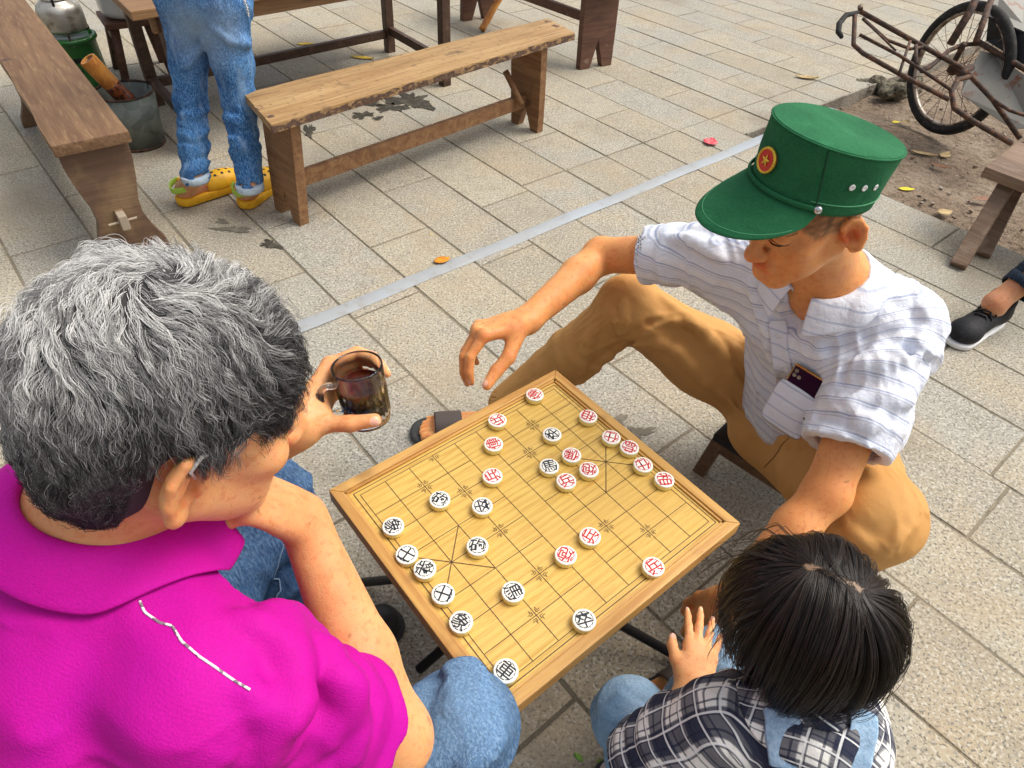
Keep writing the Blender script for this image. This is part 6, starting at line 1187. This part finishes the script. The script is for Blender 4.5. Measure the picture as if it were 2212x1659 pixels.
# chain at the pocket
pts = [P(523+x, y, .80) for x, y in ((0, -8), (6, 5), (11, 18), (14, 32))]; pts = [PY(523+x, y, yB-.02) for x, y in ((0, -8), (6, 5), (11, 18), (14, 34))]
for k_, q in enumerate(resample(pts, 14)): MB().lathe(q, [(.0042*1+.0012*math.cos(a), .0012*math.sin(a)) for a in np.linspace(0, 6.283, 7)[:-1]], 10, axis=V(1, .3, .2) if k_ % 2 else V(.2, 1, .1), closed=True).build('chain_link', m_steel, j4, smooth=True)
# --- passer-by at the right edge
k5 = empty('person', tuple(P(2110, 730, 0)), 'person cut by the right edge wearing a black sneaker and navy trousers', 'person'); m_nav = denim('navy_denim', (.012, .02, .04), (.02, .035, .06), (.05, .07, .10))
hl5, to5 = P(2148, 690, 0), P(2010, 775, 0); d5 = nrm(to5-hl5); to5 = hl5+d5*.285; n5 = V(-d5[1], d5[0], 0); an5 = P(2150, 655, .115)
m_snk = mat('black_knit_sneaker', (.006, .006, .008), .6, .35, layers=[dict(scale=90, lo=.5, hi=.7, col=(.02, .022, .026), fac=.6)], bump=[dict(kind='voronoi', scale=300, st=.4, d=.001)]); m_wso = mat('white_sole', (.72, .71, .69), .5)
x = SDF(); x.cap(hl5+d5*.045+Z3*.055, to5-d5*.06+Z3*.045, .040, .043, k=.03, flat=(Z3, .9)); x.cap(hl5+d5*.045+Z3*.05, hl5+d5*.06+Z3*.105, .040, .044, k=.03); x.ell(to5-d5*.055+Z3*.042, (.052, .046, .030), (d5, n5, Z3), .02); x.cap(hl5+d5*.06+Z3*.09, an5+Z3*.05, .035, .038, k=.006, op='s'); x.plane(V(0, 0, .020), -Z3); shu = link('sneaker', x.mesh(.003), m_snk, k5)
y = SDF(); y.cap(hl5+d5*.042+Z3*.014, to5-d5*.045+Z3*.014, .045, .048, k=.01); y.plane(V(0, 0, .022), Z3); y.plane(V(0, 0, .003), -Z3); y.ell(hl5+d5*.14+V(0, 0, .0)-n5*.0, (.03, .07, .012), (d5, n5, Z3), .01, 's'); link('sole', y.mesh(.0035), m_wso, shu)
for i in range(6):
    q = hl5+d5*(.115+.020*i); h = .118-.0085*i; MB().tube([q-n5*.030+Z3*(h-.026), q-n5*.012+d5*.006+Z3*(h-.002), q+n5*.012-d5*.004+Z3*(h-.002), q+n5*.030+Z3*(h-.026)], .0036, 8).build('lace', m_blkshoe, shu, smooth=True)
for s_ in (-1, 1): q = hl5+d5*.115+Z3*.12; MB().tube([q+V(0, 0, 0)+n5*s_*(.004+.026*math.sin(a))+d5*(.008-.02*math.sin(a)*math.cos(a))+Z3*(.012*math.sin(a)) for a in np.linspace(0, math.pi, 10)], .003, 8).build('lace', m_blkshoe, shu, smooth=True)
f_ = SDF(); tp5 = an5+V(.22, .10, .22); f_.cap(hl5+d5*.06+Z3*.06, an5, .036, .034, k=.02); f_.cap(an5, tp5, .033, .045, k=.02); f_.cap(hl5+d5*.06+Z3*.05, hl5+d5*.17+Z3*.045, .034, .03, k=.02); link('body', f_.mesh(.005), skinmat('skin_leg', (.62, .29, .15), (.5, .2, .09), (.68, .36, .2)), k5)
t5 = SDF(); h5 = P(2196, 628, .155); ax5 = nrm(tp5-an5); t5.chain([h5-ax5*.03, h5+ax5*.2, h5+ax5*.5], [.058, .066, .078], .02); cutfar(t5, h5, -ax5, h5-ax5*.1, .12); t5.cap(h5-ax5*.03, h5+ax5*.05, .050, k=.003, op='s'); t5.disp.append(ringfold(h5, ax5, .05, .004, -.02, .3, 111, .1)); link('trousers', t5.mesh(.006), m_nav, k5)
